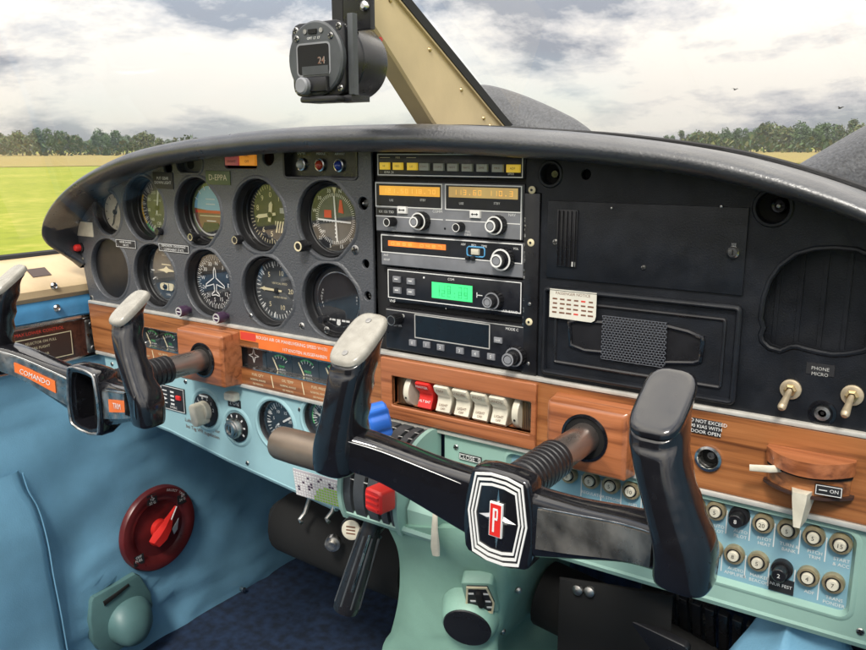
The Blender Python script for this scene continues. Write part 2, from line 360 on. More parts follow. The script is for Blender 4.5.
# radio rack
rz0 = -198.6
m = MB('black_matte'); m.rect(-8, -199, 164, 14, -60, -7, 0); part('radio_rack', m, panel)
m = MB('black_plastic', 'worn_metal', 'cream_print')
rl, rt = at(532, 160)[0], 2; rrx = at(546.5, 250)[0]
m.rect(163.5, -199, 178.5, -33, -6, 1.6, 0, .6)
for q in ((540.5, 190), (540, 243), (541.5, 305), (541.5, 323), (541, 365)):
    p = at(q[0], q[1]); r = 3.4 if q[1] in (243, 323, 190) else 1.6
    m.lathe([(r,0), (r,.6), (r*.7,1.2), (.01,1.3)], (170.8, p[1], 1.6), 2 if r > 2 else 1, 14)
    if r > 2: m.lathe([(1.2,0), (1.2,.2)], (170.8, p[1], 2.9), 0, 8)
for i in range(40):
    z = -196+random.random()*160; m.rect(164, z, 164.6+random.random(), z+random.random()*3, 1.5, 1.75, 1)
part('rivet_strip', m, panel)
# passenger side covers
XR = 575
gl0 = at(549.1, 200.4); gl1 = at(743, 294); gb0 = at(545, 282.8); gb1 = at(734, 408)
big = []
bpx = [(763,318), (766,298), (772,281), (782,267), (797,256), (815,251), (836,250), (856,252), (880,262), (898,282), (904,310), (896,330), (880,341), (862,349), (846,352), (832,352.5), (818,350), (806,347), (797,344.5), (790,345), (780,349), (770,346), (764,340), (763,335), (766,328)]
big = [at(*q) for q in bpx]
ho1 = at(550.5, 174); ho2 = at(586, 174.3); ho3 = at(773, 207.5)
m = MB('black_vinyl')
po = [(163.5,-31.5), (XR,-31.5)]
tr = [(x, z) for x, z in reversed(top_outline(163.5, 515, 7, 16))]
outer = [(179,-199.5), (560,-199.5), (556,-150), (523,-130), (520,-100), (515,-84)]+tr+[(163.5,-33), (179,-33)]
gpl = [(gl0[0], gl1[1]), (gl1[0], gl1[1]), (gl1[0], gl0[1]), (gl0[0], gl0[1])]
cover(m, outer, [big, circ(ho1[0],ho1[1],8.6,20), circ(ho2[0],ho2[1],4.2,14), circ(ho3[0],ho3[1],11.5,24)])
m.rings([[(x, z, w) for x, z in inset(big[::-1], -d)] for d, w in [(4,-.2),(2.8,1.2),(1.2,1.5),(0,.3),(0,-8)]], 0, False, False)
for h, r in ((ho1, 8.6), (ho3, 11.5)):
    m.lathe([(r+3.5,-.1), (r+2.4,1.2), (r+.6,1.2), (r,-.3), (r,-8)], (h[0], h[1], 0), 0, 24, cap0=False, cap1=False)
part('passenger_cover', m, panel)
m = MB('black_plastic', 'deep_black', 'cowl_reflection_black')
m.slab([(163,-199), (540,-199), (505,-80), (420,-26), (163,10)], -60, -30, 0); part('backing', m, panel)
m = MB('black_vinyl', 'black_plastic'); m.slab(inset(big, -3), -22, -18, 0)
for i in range(7): m.rect(big[0][0]+4+i*16, -150, big[0][0]+7+i*16, -60, -18.2, -16.6, 0)
part('cutout_backing', m, panel)
for hh, r in ((ho3,12),(ho1,9),(ho2,5)): m = MB('deep_black'); m.lathe([(r,0),(r,1)], (hh[0],hh[1],-10), 0, 20); part('hole_backing', m, panel)
m = MB('black_gloss', 'worn_metal'); m.lathe([(6,0),(6,4),(4.6,6),(4.6,2),(.01,2)], (ho3[0]+3,ho3[1]+1,-9), 0, 18); m.lathe([(2,0),(1.4,4),(.01,4.5)], (ho3[0]+3,ho3[1]+1,-7), 1, 10); part('jack', m, panel)
m = MB('black_gloss'); m.lathe([(4,0),(4,5),(3,7),(.01,7)], (ho1[0]+3,ho1[1],-9), 0, 14); part('jack', m, panel)
# ---------------------------------------------------------------- gauges
def gauge(name, label, key, r=39.5, depth=22., face='dial_black', cat='gauge', org=None, group='round flight instruments'):
    cx, cz = org or GA[key]; T = thing(name, label, cat, (cx, cz, 0), group); depth *= .86
    m = MB('bezel_black'); m.lathe([(r,-7.5), (r+.2,-3.2), (r-1,-2.4), (r-1.8,-4), (r-2.2,-9), (r-3,-10), (r-3.2,-depth*.8), (r-4.4,-depth*.85), (r-4.6,-depth-2)], (cx,cz,0), 0, 44, cap0=False, cap1=False)
    part('bezel', m, T)
    d = MB(face); d.lathe([(r-2,-depth-3), (r-2,-depth)], (cx,cz,0), 0, 40)
    return T, d, cx, cz, -depth+.15
def glasspane(T, cx, cz, r, w):
    m = MB('dial_glass'); disc(m, cx, cz, w, r, 0, 40); return part('glass', m, T)
def needle(T, cx, cz, w, a, l, wd, mt='cream_print', tail=8):
    m = MB(mt, 'black_matte'); p, q = pt(cx,cz,l,a), pt(cx,cz,-tail,a); n = pt(0,0,wd/2,a+90)
    b = pt(cx,cz,l*.8,a)
    m.slab([(q[0]-n[0]*.7,q[1]-n[1]*.7), (q[0]+n[0]*.7,q[1]+n[1]*.7), (b[0]+n[0],b[1]+n[1]), p, (b[0]-n[0],b[1]-n[1])], w, w+.6, 0)
    m.lathe([(3.2,0),(3.2,1.4),(2,1.8),(.01,1.8)], (cx,cz,w), 1, 16); return part('needle', m, T)
def knob(T, u, v, w0, r, h, mt='black_plastic', cap=None, name='knob', ax=None, ribs=0):
    m = MB(mt); m.lathe([(r*.55,0), (r*.55,h*.35), (r*.95,h*.38), (r,h*.45), (r,h*.92), (r*.86,h), (.01,h)], (u,v,w0), 0, 20, ax)
    if cap: m.lathe([(r*.86,0), (r*.84,.5), (r*.62,.5), (r*.6,.1)], (u,v,w0+h), cap, 20, ax, False, False)
    if ribs:
        for i in range(ribs):
            a = 2*math.pi*i/ribs; m.box((u+r*math.cos(a), v+r*math.sin(a), w0+h*.68), (r*.16, r*.16, h*.46), 0)
    return part(name, m, T)
GW = 33.6
# airspeed
T, d, cx, cz, w = gauge('airspeed_indicator', 'airspeed dial with crowded pale figures and a black knob, upper row beside the small clock', 'asi', depth=25, face='dial_grey')
ticks(d, cx,cz,w, 26,32, 20,340, 41, .7, 'white_print'); ticks(d, cx,cz,w, 24,32, 20,340, 17, 1.1, 'white_print')
arc(d, cx,cz,w+.1, 30,33, 90,230, 'green_print'); arc(d, cx,cz,w+.15, 26,28, 60,150, 'white_print'); arc(d, cx,cz,w+.1, 30,33, 230,300, 'yellow_print')
nums(d, cx,cz,w+.2, 20, 4.4, [(20+i*40, str(40+20*i)) for i in range(9)], 'white_print'); d.text('AIRSPEED', cx, cz+9, w+.2, 2.6, 'white_print'); d.text('KNOTS', cx, cz-9, w+.2, 2.6, 'white_print')
part('dial', d, T); needle(T, cx,cz,w+.8, 12, 29, 3, 'white_print'); glasspane(T, cx,cz,GW,w+4)
k = at(158.5, 231.5, 4); knob(T, k[0], k[1], -6, 5, 13)
# attitude
T, d, cx, cz, w = gauge('attitude_indicator', 'attitude indicator with blue sky half above a red horizon bar', 'att', depth=24)
a0 = 6; fillpoly(d, [pt(cx,cz,30,a) for a in range(-84,97,12)], w+.1, 'att_sky'); fillpoly(d, [pt(cx,cz,30,a) for a in range(96,277,12)], w+.1, 'att_ground')
arc(d, cx,cz,w+.3, 30,33.6, 0,360, 'olive', 40); ticks(d, cx,cz,w+.4, 26,31, -60,60, 7, 1, 'white_print')
d.bar((cx-27,cz-1), (cx+27,cz-1), 3.4, w+.3, 'red_paint'); d.bar((cx-20,cz-6), (cx+20,cz-6), 1, w+.3, 'cream_print')
for i in (-12, 8, 14): d.bar((cx-8,cz+i), (cx+8,cz+i), .9, w+.3, 'white_print')
d.slab([(cx-22,cz-31), (cx+22,cz-31), (cx+12,cz-14), (cx-12,cz-14)], w, w+1.5, 'dial_black'); arc(d, cx,cz,w+2, 27.5,29.5, 100,262, 'grey_print')
part('dial', d, T); glasspane(T, cx,cz,GW,w+4); k = at(191, 237, 6); knob(T, k[0], k[1], -6, 5, 13, 'black_plastic', 'chrome')
# altimeter
T, d, cx, cz, w = gauge('altimeter', 'altimeter dial with large cream numerals and a striped flag below its pointer', 'alt', depth=23)
ticks(d, cx,cz,w, 29,33, 0,352.8, 50, .7, 'cream_print'); ticks(d, cx,cz,w, 27,33, 0,324, 10, 1.3, 'cream_print')
nums(d, cx,cz,w+.2, 22, 6.4, [(i*36, str(i)) for i in range(10)], 'cream_print')
d.text('ALT', cx, cz+10, w+.2, 3.2, 'cream_print'); d.rect(cx+6, cz-20, cx+20, cz-7, w+.05, w+.2, 'cream_print')
for i in range(5): d.bar((cx+5+i*4,cz-21), (cx+9+i*4,cz-6), 1.6, w+.25, 'dial_black')
d.rect(cx+14, cz+2, cx+27, cz+8, w+.1, w+.3, 'grey_print'); part('dial', d, T)
needle(T, cx,cz,w+.8, 262, 24, 4.5); needle(T, cx,cz,w+1.6, 10, 15, 5.5); glasspane(T, cx,cz,GW,w+4)
k = at(236, 240, 6); knob(T, k[0], k[1], -6, 5.4, 14, 'black_plastic', 'chrome')
# VOR
T, d, cx, cz, w = gauge('course_deviation_indicator', 'course deviation indicator with white cross needles and two red flags', 'vor', depth=17, face='dial_grey')
arc(d, cx,cz,w+.1, 23.5,33.5, 0,360, 'dial_black', 40); ticks(d, cx,cz,w+.3, 23.5,27, 0,355, 72, .55, 'white_print')
nums(d, cx,cz,w+.3, 30, 4, [(15+30*i, t) for i, t in enumerate(['N','3','6','E','12','15','S','21','24','W','30','33'])], 'white_print')
for i in range(-4, 5):
    if i: disc(d, cx+i*4, cz-3, w+.3, .9, 'white_print', 10); disc(d, cx, cz-3+i*4, w+.3, .9, 'white_print', 10)
d.rect(cx-15, cz+1, cx-5, cz+9, w+.2, w+.6, 'red_paint'); d.slab([(cx+5,cz+7),(cx+12,cz+6),(cx+10,cz+20),(cx+7,cz+20)], w+.2, w+.6, 'red_paint')
fillpoly(d, [(cx-3,cz+33),(cx+3,cz+33),(cx,cz+26)], w+.5, 'cream_print'); d.text('OBS', cx-18, cz-14, w+.3, 3, 'white_print'); part('dial', d, T)
m = MB('white_print'); m.bar((cx,cz+24), (cx+3,cz-24), 1.8, w+1.2, 0); part('needle', m, T); m = MB('white_print'); m.bar((cx-23,cz-1), (cx+23,cz-3), 1.8, w+1.8, 0); part('needle', m, T)
glasspane(T, cx,cz,GW,w+4); k = at(296, 247.5, 16); knob(T, k[0]+1, k[1]+1, -6, 6.2, 20, 'black_plastic', 'cream_print')
m = MB('worn_metal'); k = at(354, 250, 2); screw(m, k[0], k[1], 0, 5); part('screw', m, T)
# turn coordinator
T, d, cx, cz, w = gauge('turn_coordinator', 'turn coordinator with a cream aeroplane silhouette over a glass slip tube, beside the blank hole', 'tc', depth=22, face='dial_grey')
d.slab([(cx-18,cz+4),(cx-4,cz+7),(cx,cz+10),(cx+4,cz+7),(cx+20,cz+4),(cx+4,cz+3),(cx,cz+1),(cx-4,cz+3)], w, w+.7, 'cream_print'); d.bar((cx-9,cz+12), (cx+9,cz+12), 1.3, w, 'cream_print')
for s in (-1, 1): d.bar((cx+s*25,cz+3), (cx+s*31,cz+3), 1.5, w, 'white_print'); d.bar((cx+s*23,cz-6), (cx+s*29,cz-9), 1.5, w, 'white_print'); d.text('LR'[s > 0], cx+s*20, cz-7, w+.1, 3.4, 'white_print')
d.rect(cx-13, cz-21, cx+13, cz-12, w, w+2, 'cream_print', 0, 4); d.lathe([(3.4,0),(3.4,1),(2,3),(.01,3.4)], (cx-2,cz-16.5,w+2), 'black_gloss', 14)
for s in (-4.5, 4.5): d.rect(cx+s-.5, cz-21, cx+s+.5, cz-12, w+2, w+2.2, 'black_matte')
d.text('2 MIN', cx, cz-27, w+.1, 2.6, 'white_print'); d.text('D.C. ELEC', cx, cz+24, w+.1, 2.4, 'white_print'); ticks(d, cx,cz,w, 30,33, -150,150, 11, .6, 'grey_print'); part('dial', d, T); glasspane(T, cx,cz,GW,w+5)
# directional gyro
T, d, cx, cz, w = gauge('heading_indicator', 'heading indicator with white aeroplane outline and two purple knobs', 'dg', depth=15)
ticks(d, cx,cz,w, 28,33, 0,355, 72, .7, 'white_print'); ticks(d, cx,cz,w, 26.5,33, 0,350, 36, .9, 'white_print')
nums(d, cx,cz,w+.1, 22.5, 5, [(8+30*i, t) for i, t in enumerate(['N','3','6','E','12','15','S','21','24','W','30','33'])], 'white_print')
pl = [(0,19),(1.8,14),(2.2,5),(17,-4),(17,-7),(2.4,-3),(1.8,-12),(7,-16),(7,-18),(0,-16.5)]; pl = [(cx+x*.95, cz+z*.95) for x, z in pl]+[(cx-x*.95, cz+z*.95) for x, z in reversed(pl[1:-1])]
for i in range(len(pl)): d.bar(pl[i], pl[(i+1) % len(pl)], 1.1, w+.9, 'white_print')
part('dial', d, T); glasspane(T, cx,cz,GW,w+3)
for q, lb in (((180,311.5), 'PUSH'), ((217.5,318), 'HDG')):
    k = at(q[0], q[1], 15); kn = knob(T, k[0], k[1], -2, 6.6, 19, 'purple_plastic', 'grey_print'); m = MB('white_print'); m.bar((k[0]-3.5,k[1]), (k[0]+3.5,k[1]), 1.1, 17.1, 0); part('index_mark', m, kn)
# vertical speed
T, d, cx, cz, w = gauge('vertical_speed_indicator', 'vertical speed dial, needle resting level at zero on the left', 'vsi', depth=18, face='dial_grey')
ticks(d, cx,cz,w, 28,33, 270-172,270+172, 41, .8, 'white_print'); ticks(d, cx,cz,w, 26,33, 270-160,270+160, 9, 1.3, 'white_print')
nums(d, cx,cz,w+.1, 21, 6, [(270,'0'), (325,'5'), (20,'10'), (90,'20'), (215,'5'), (160,'10')], 'cream_print'); d.text('VERTICAL SPEED', cx+4, cz+8, w+.1, 2.4, 'cream_print'); d.text('100 FEET PER MIN', cx+4, cz-8, w+.1, 2, 'cream_print')
part('dial', d, T); needle(T, cx,cz,w+.8, 272, 27, 3); glasspane(T, cx,cz,GW,w+4); m = MB('worn_metal'); screw(m, cx-28, cz-30, 1, 3); part('screw', m, T)
# dark round display
T, d, cx, cz, w = gauge('bearing_display', 'dark round display with a thin chrome ring, right of the vertical speed dial', 'adf', depth=14)
arc(d, cx,cz,w, 29.3,30.6, 0,360, 'chrome', 44); nums(d, cx,cz,w+.1, 25, 2.6, [(285+i*7.5, '-') for i in range(0)], 'white_print')
for i in range(6): d.text(['A','N','D','T','P','S'][i], cx-24+abs(i-2.5)*1.1, cz+9-i*3.6, w+.1, 2.4, 'white_print')
for i in range(3): d.text('OXI'[i], cx+26, cz+5-i*3.5, w+.1, 2.2, 'white_print')
for x in (-13,-7,0,7,13): d.rect(cx+x-2.4, cz-23.5, cx+x+2.4, cz-21.5, w, w+.3, 'white_print')
d.lathe([(2.8,0),(2.8,.6)], (cx,cz-25.5,w), 'white_print', 14); part('dial', d, T); glasspane(T, cx,cz,GW-3,w+3)
k = at(322, 319.5, 4); knob(T, k[0], k[1], -6, 4.4, 13)
# small clock, and the blanked hole
T, d, cx, cz, w = gauge('panel_clock', 'small pale faced round clock at the far left end of the upper row', 'clock', r=28, depth=15, face='cream_plastic', org=ck)  # cream dial colour stands in for the bright reflection on the glass
ticks(d, cx,cz,w, 18,22, 0,330, 12, 1, 'dial_black'); part('dial', d, T); needle(T, cx,cz,w+.5, 30, 15, 1.8, 'dial_grey'); needle(T, cx,cz,w+.9, 200, 19, 1.4, 'dial_grey'); glasspane(T, cx,cz,22,w+2.5)
T = thing('blanking_plate', 'plain dark grey disc blanking the empty instrument hole at far left of the lower row', 'blanking plate', (bk[0], bk[1], 0))
m = MB('dial_grey'); m.lathe([(40,-26),(40,-20)], (bk[0],bk[1],0), 0, 40); m.lathe([(39.6,-6),(40.6,-6),(40.6,-27),(39.4,-27)], (bk[0],bk[1],0), 'bezel_black', 40); part('plate', m, T); screws(T, [(bk[0]+s*9, bk[1]+3, -20, 2) for s in (-1, 1)])
# ---------------------------------------------------------------- small items on the left cover
T = thing('annunciator_lamps', 'pair of square warning lamps, dull pink and orange, above the altimeter', 'warning lamps', (ann[0][0], ann[1][1], 0))
xm = at(239.5, 160)[0]; z0, z1 = ann[1][1]+3, ann[0][1]-2
for a, b, mt, tx in ((ann[0][0]+1.5, xm-.8, 'pink_lamp', ('GEAR','UNSAFE')), (xm+.8, ann[1][0]-1.5, 'orange_lamp', ('VAC','OFF'))):
    m = MB(mt, 'brown_print'); m.rect(a, z0, b, z1, -8, 1.5, 0, 1); m.text(tx[0], (a+b)/2, (z0+z1)/2+3, 1.7, 3.4, 1); m.text(tx[1], (a+b)/2, (z0+z1)/2-3, 1.7, 3, 1); part('lamp', m, T, 'dull pink lamp' if mt == 'pink_lamp' else 'orange lamp')
T = thing('marker_beacon_lights', 'recessed black box with white, red and blue marker lamps above the course indicator', 'marker lamps', (mk[0][0], mk[1][1], 0))
m = MB('black_plastic', 'white_print'); m.slab(mkr, -16, -9, 0); m.rings([[(x,z,w) for x,z in inset(mkr,d)] for d, w in [(-2.5,-.2),(-2,1),(0,.6),(.5,-9)]], 0, False, False); part('housing', m, T)
for i, (q, mt) in enumerate((((299,164.5), 'white_lamp'), ((318,165), 'red_lamp'), ((337,165.5), 'blue_lamp'))):
    p = at(q[0], q[1], -4); m = MB('chrome', mt); m.lathe([(6.6,0),(6.6,3),(5.2,3.4),(5,2)], (p[0],p[1],-9), 0, 20, cap1=False); m.lathe([(5,0),(4.8,2.4),(3.6,5),(1.8,6.2),(.01,6.4)], (p[0],p[1],-8), 1, 18); b = part('lamp', m, T, mt.replace('_lamp', ' lamp'))
    m = MB('white_print'); m.text(['OUTER','MIDDLE','AIRWAY'][i], p[0], p[1]+11.5, -8.7, 2.6, 0); part('lettering', m, b)
def placard(name, label, q0, q1, lines_, h, mt='placard_black', ink='white_print', w=.2, border=True, gap=1.45, rot=0):
    a, b = at(*q0), at(*q1); u0, u1, v0, v1 = min(a[0],b[0]), max(a[0],b[0]), min(a[1],b[1]), max(a[1],b[1]); c = ((u0+u1)/2, (v0+v1)/2)
    m = MB(mt or ink, ink)
    if mt: m.rect(u0, v0, u1, v1, w-.4, w+.9, mt, .25)
    if border: lines(m, u0+.9, v0+.9, u1-.9, v1-.9, w+.85, .5, ink, .15)
    for i, t in enumerate(lines_): m.text(t, c[0], c[1]+(len(lines_)-1)*h*gap/2-i*h*gap, w+1.1, h, ink)
    return solo(name, m, label, 'placard', (c[0], c[1], w))
placard('registration_placard', 'olive drab nameplate reading D-EPPA between the attitude indicator and altimeter', (206,170.5), (231,185), ['D-EPPA'], 7, 'olive', 'cream_print', border=False)
placard('warning_placard', 'small black two line placard right of the airspeed dial top', (153,172), (174,189), ['PUT GEAR','DOWN LIGHT'], 3.6, 'placard_black', 'white_print', border=False)
placard('speed_placard', 'little white edged placard between the small clock and the airspeed dial bottom', (116,238.5), (137,249), ['NEVER EXCEED','188 KTS'], 2.6)
placard('demonstrated_wind_placard', 'long white edged placard between the airspeed and turn coordinator dials', (159,242.5), (190,254), ['DEMONSTR. CROSSWIND','COMPONENT 17 KTS'], 2.9)
placard('paper_label', 'blank cream paper label stuck at the far left edge of the grey cover', (75.5,221), (94,237), [], 3, 'cream_plastic', border=False)
placard('gear_caption', 'tiny cream lettering under the red push button on the far left edge', (78,255), (88,267), ['PRESS','TO','TEST'], 2.4, None, 'cream_print', border=False)
p = at(81, 247.5); m = MB('black_plastic', 'red_paint'); m.lathe([(7,0),(7,2),(5.4,2.6)], (p[0],p[1],0), 0, 18); m.lathe([(5,0),(5,6),(3.6,8.4),(.01,9)], (p[0],p[1],1), 1, 18); solo('push_button', m, 'round red push button at the far left edge of the panel', 'button', (p[0],p[1],0))
# ---------------------------------------------------------------- radio stack
def radio(name, label, q0, q1, w=2, mt='radio_black', cat='radio', chas=True):
    a, b = at(*q0, w), at(*q1, w); u0, u1, v0, v1 = a[0], b[0], b[1], a[1]
    T = thing(name, label, cat, ((u0+u1)/2, v0, 0), 'avionics in the radio stack')
    m = MB('black_plastic'); m.rect(u0-1.5, v0-1.2, u1+1.5, v1+1.2, -40, w-1.4, 0, .8); part('chassis', m, T)
    return T, u0, u1, v0, v1, w
def face(T, mt, u0, v0, u1, v1, w, ch=.8, r=0): m = MB(mt); m.rect(u0, v0, u1, v1, w-2, w, 0, ch, r); return m
def rknob(T, q, w0, r, h, r2=0, h2=0, ring='white_print'):
    p = at(q[0], q[1], w0+h+h2); m = MB('black_plastic', ring)
    m.lathe([(r,0), (r,h-1), (r*.93,h), (.01,h)], (p[0],p[1],w0), 0, 24); m.lathe([(r*.99,0),(r*.97,.3),(r*.84,.3),(r*.82,0)], (p[0],p[1],w0+h), 1, 24, cap0=False, cap1=False)
    for i in range(18): a = i*math.pi/9; m.box((p[0]+r*math.cos(a), p[1]+r*math.sin(a), w0+h*.5), (.9,.9,h*.8), 0)
    if r2:
        m.lathe([(r2,0), (r2,h2-.6), (r2*.9,h2), (.01,h2)], (p[0],p[1],w0+h), 0, 20); m.lathe([(r2,0),(r2*.97,.4),(r2*.74,.4),(r2*.72,0)], (p[0],p[1],w0+h+h2), 1, 20, cap0=False, cap1=False); m.lathe([(r2*.6,0),(r2*.6,.2)], (p[0],p[1],w0+h+h2), 'radio_grey', 14)
    return part('knob', m, T)
def digits(m, u0, u1, v0, v1, w, mt, pat):           # glowing segment-like bars
    n = len(pat); dx = (u1-u0)/n
    for i, c in enumerate(pat):
        x = u0+dx*(i+.5); hw = dx*.3; hm = (v0+v1)/2; t = .55
        seg = {'0':'abcdef','1':'bc','2':'abged','3':'abgcd','4':'fgbc','5':'afgcd','6':'afgedc','7':'abc','8':'abcdefg','9':'abcdfg','.':'.',' ':''}[c]
        B = {'a':(x-hw,v1-t,x+hw,v1), 'd':(x-hw,v0,x+hw,v0+t), 'g':(x-hw,hm-t/2,x+hw,hm+t/2), 'b':(x+hw-t,hm,x+hw,v1), 'c':(x+hw-t,v0,x+hw,hm), 'f':(x-hw,hm,x-hw+t,v1), 'e':(x-hw,v0,x-hw+t,hm), '.':(x-.5,v0,x+.5,v0+1)}
        for s in seg: r = B[s]; m.rect(*r, w, w+.12, mt)
# audio panel
T, u0, u1, v0, v1, w = radio('audio_panel', 'slim audio selector with ten small yellow and grey push buttons, topmost in the stack', (377.3,153.6), (523,178.1))
m = face(T, 'radio_black', u0, v0, u1, v1, w); lines(m, u0+.6, v0+.6, u1-.6, v1-.6, w, .9, 'white_print')
p = at(378.5, 157.5, w); q = at(416, 157.5, w); m.rect(q[0]-11, p[1]-.2, q[0], p[1]+.3, w, w+.2, 'cream_print'); m.rect(p[0]+2, p[1]-.2, p[0]+14, p[1]+.3, w, w+.2, 'cream_print'); m.text('MKR', (p[0]+q[0])/2+1, p[1], w+.1, 2, 'cream_print')
m.text('KMA 24', u0+14, v0+3.1, w+.1, 2.5, 'white_print'); m.text('SPKR', u1-12, v0+3.4, w+.1, 2.1, 'white_print'); part('faceplate', m, T)
for i, (px, tx) in enumerate(zip((383.8,397,411.4,423.5,438,452,466.5,481.5,497,512.5), ('HI','MED','LO','COM1','COM2','NAV1','NAV2','DME','MKR','ADF'))):
    p = at(px, 165.9+.02*(px-383), w+3); wd = 11 if i < 9 else 13; lit = i in (0,1,2,9)
    m = MB('yellow_button' if lit else 'grey_button', 'brown_print'); m.rect(p[0]-wd/2, p[1]-3.4, p[0]+wd/2, p[1]+3.4, w-1, w+3, 0, .5); m.text(tx, p[0], p[1], w+3.05, 2.1, 1); part('button', m, T, 'lit yellow button' if lit else None)
# nav com
T, u0, u1, v0, v1, w = radio('nav_com_radio', 'large grey radio with two amber displays side by side in white frames', (375.4,182), (521.6,240))
m = face(T, 'radio_grey', u0, v0, u1, v1, w); sp = at(442, 190, w)[0]; sp2 = at(445.7, 190, w)[0]
fb = at(443, 209, w)[1]; lb = at(443, 219.3, w)[1]
for a, b in ((u0+.6, sp), (sp2, u1-.8)):
    m.rect(a, fb, b, v1-.5, w, w+.25, 'radio_black'); lines(m, a, fb, b, v1-.6, w+.2, 1.0, 'white_print')
m.bar((u0,lb), (sp+1,lb-.4), .8, w, 'white_print'); m.bar((sp2,lb-.4), (u1-.8,lb-.6), .8, w, 'white_print'); m.bar((u1-1,v0), (u1-1,fb), .8, w, 'white_print')
m.rect(u0+1, lb+1, u0+26, fb-1.5, w, w+.1, 'radio_black'); m.text('KX 155 TSO', u0+13, (lb+fb)/2-.4, w+.15, 2.6, 'white_print')
for px, t in ((391.5,'USE'), (423,'STBY'), (461.5,'USE'), (497,'STBY')): p = at(px, 200.2 if px < 450 else 203.5, w); m.text(t, p[0], p[1], w+.35, 2.2, 'white_print')
p = at(437.5, 211.5, w); m.text('COMM', p[0], p[1], w+.1, 2.7, 'white_print'); p = at(512, 215, w); m.text('NAV', p[0], p[1], w+.1, 2.7, 'white_print')
for q, t in (((393,227.5),('PULL','OFF')), ((467,231.5),('PULL','IDENT'))): p = at(*q, w); m.text(t[0], p[0]+1, p[1], w+.1, 1.9, 'white_print'); m.text(t[1], p[0]+1, p[1]-3, w+.1, 1.9, 'white_print')
part('faceplate', m, T)
for (qa, qb, mt, pat, lb_) in (((379.5,185.5), (440,197), 'amber_lcd', '121.50118.70', 'bright amber display'), ((449,186.5), (518,199.5), 'amber_dim', '113.60 110.3', 'dim amber display')):
    a, b = at(*qa, w), at(*qb, w); m = MB(mt); m.rect(a[0], b[1], b[0], a[1], w, w+.4, 0); digits(m, a[0]+4, b[0]-4, b[1]+2.4, a[1]-2.6, w+.4, 'amber_digit', pat); part('display', m, T, lb_)
for q in ((401.5,210), (474.5,214.3)):
    p = at(*q, w+3); m = MB('white_paint', 'black_matte'); m.rect(p[0]-5.4, p[1]-3.4, p[0]+5.4, p[1]+3.4, w-1, w+3, 0, .5); m.bar((p[0]-2.6,p[1]), (p[0]+2.6,p[1]), .8, w+3, 1)
    for s in (-1, 1): m.slab([(p[0]+s*3.8,p[1]),(p[0]+s*2,p[1]+1.2),(p[0]+s*2,p[1]-1.2)], w+3, w+3.2, 1)
    part('transfer_button', m, T)
rknob(T, (413.5,222), w, 8.5, 9, 5, 7); rknob(T, (490,226.2), w, 8.5, 9, 5.4, 7); rknob(T, (386.5,222.3), w, 4, 12); rknob(T, (455.8,227.6), w, 4, 10)
m = MB('deep_black')
p = at(445, 228.6, w); m.lathe([(1.1,0),(1.1,.3)], (p[0],p[1],w-.1), 0, 10); part('set_screw', m, T)
# adf receiver
T, u0, u1, v0, v1, w = radio('adf_receiver', 'narrow receiver with glowing orange digits above a pale grey lower strip', (381,233.8), (522.5,278))
m = face(T, 'radio_grey', u0, v0, u1, v1, w); mid = at(380.6, 251.5, w)[1]; m.rect(u0+.6, mid, u1-.6, v1-.6, w, w+.3, 'radio_black'); lines(m, u0+.8, mid, u1-.8, v1-.8, w+.2, .9, 'white_print')
for q, t in (((463.5,244.3),'ADF'), ((474,245.3),'BFO'), ((484.3,246.3),'TIME'), ((516,248.7),'VOL')): p = at(*q, w); m.text(t, p[0], p[1], w+.35, 2.1, 'white_print')
p = at(386,254,w); m.text('ANT', p[0], p[1]-1, w+.1, 2.2, 'white_print'); m.text('KR 87', p[0]+1, p[1]-5.5, w+.1, 2.2, 'white_print'); part('faceplate', m, T)
a, b = at(384.5, 239.5, w), at(447, 251.5, w); m = MB('dial_black', 'orange_led'); m.rect(a[0], b[1]-.3, b[0]+2, a[1]+1, w+.2, w+.45, 0); m.rect(a[0]+5, b[1]+1.2, b[0]-1, a[1]-.4, w+.4, w+.7, 1); digits(m, a[0]+7, b[0]-4, b[1]+2.4, a[1]-1.8, w+.7, 'orange_digit', '0359 0427'); part('display', m, T, 'glowing orange display')
p = at(474.5, 252, w+3); m = MB('blue_print', 'cream_plastic'); m.rings([[(x,z,w_) for x,z in inset(rr(p[0],p[1],20,10,3),d)] for d, w_ in [(0,w+.3),(.2,w+1.2),(1,w+1.2),(1.2,w+.3)]], 0, False, False); m.rect(p[0]-4, p[1]-2.6, p[0]+4, p[1]+2.6, w, w+3, 1, .5); part('slide_switch', m, T)
p = at(470, 258, w+2); m = MB('black_plastic', 'worn_metal'); m.rect(p[0]-5, p[1]-2, p[0]-.6, p[1]+2, w-1, w+3, 0, .5); m.rect(p[0]+.6, p[1]-2, p[0]+5, p[1]+2, w-1, w+3, 0, .5); part('function_button', m, T)
rknob(T, (496,261), w, 10, 9, 6, 8); 
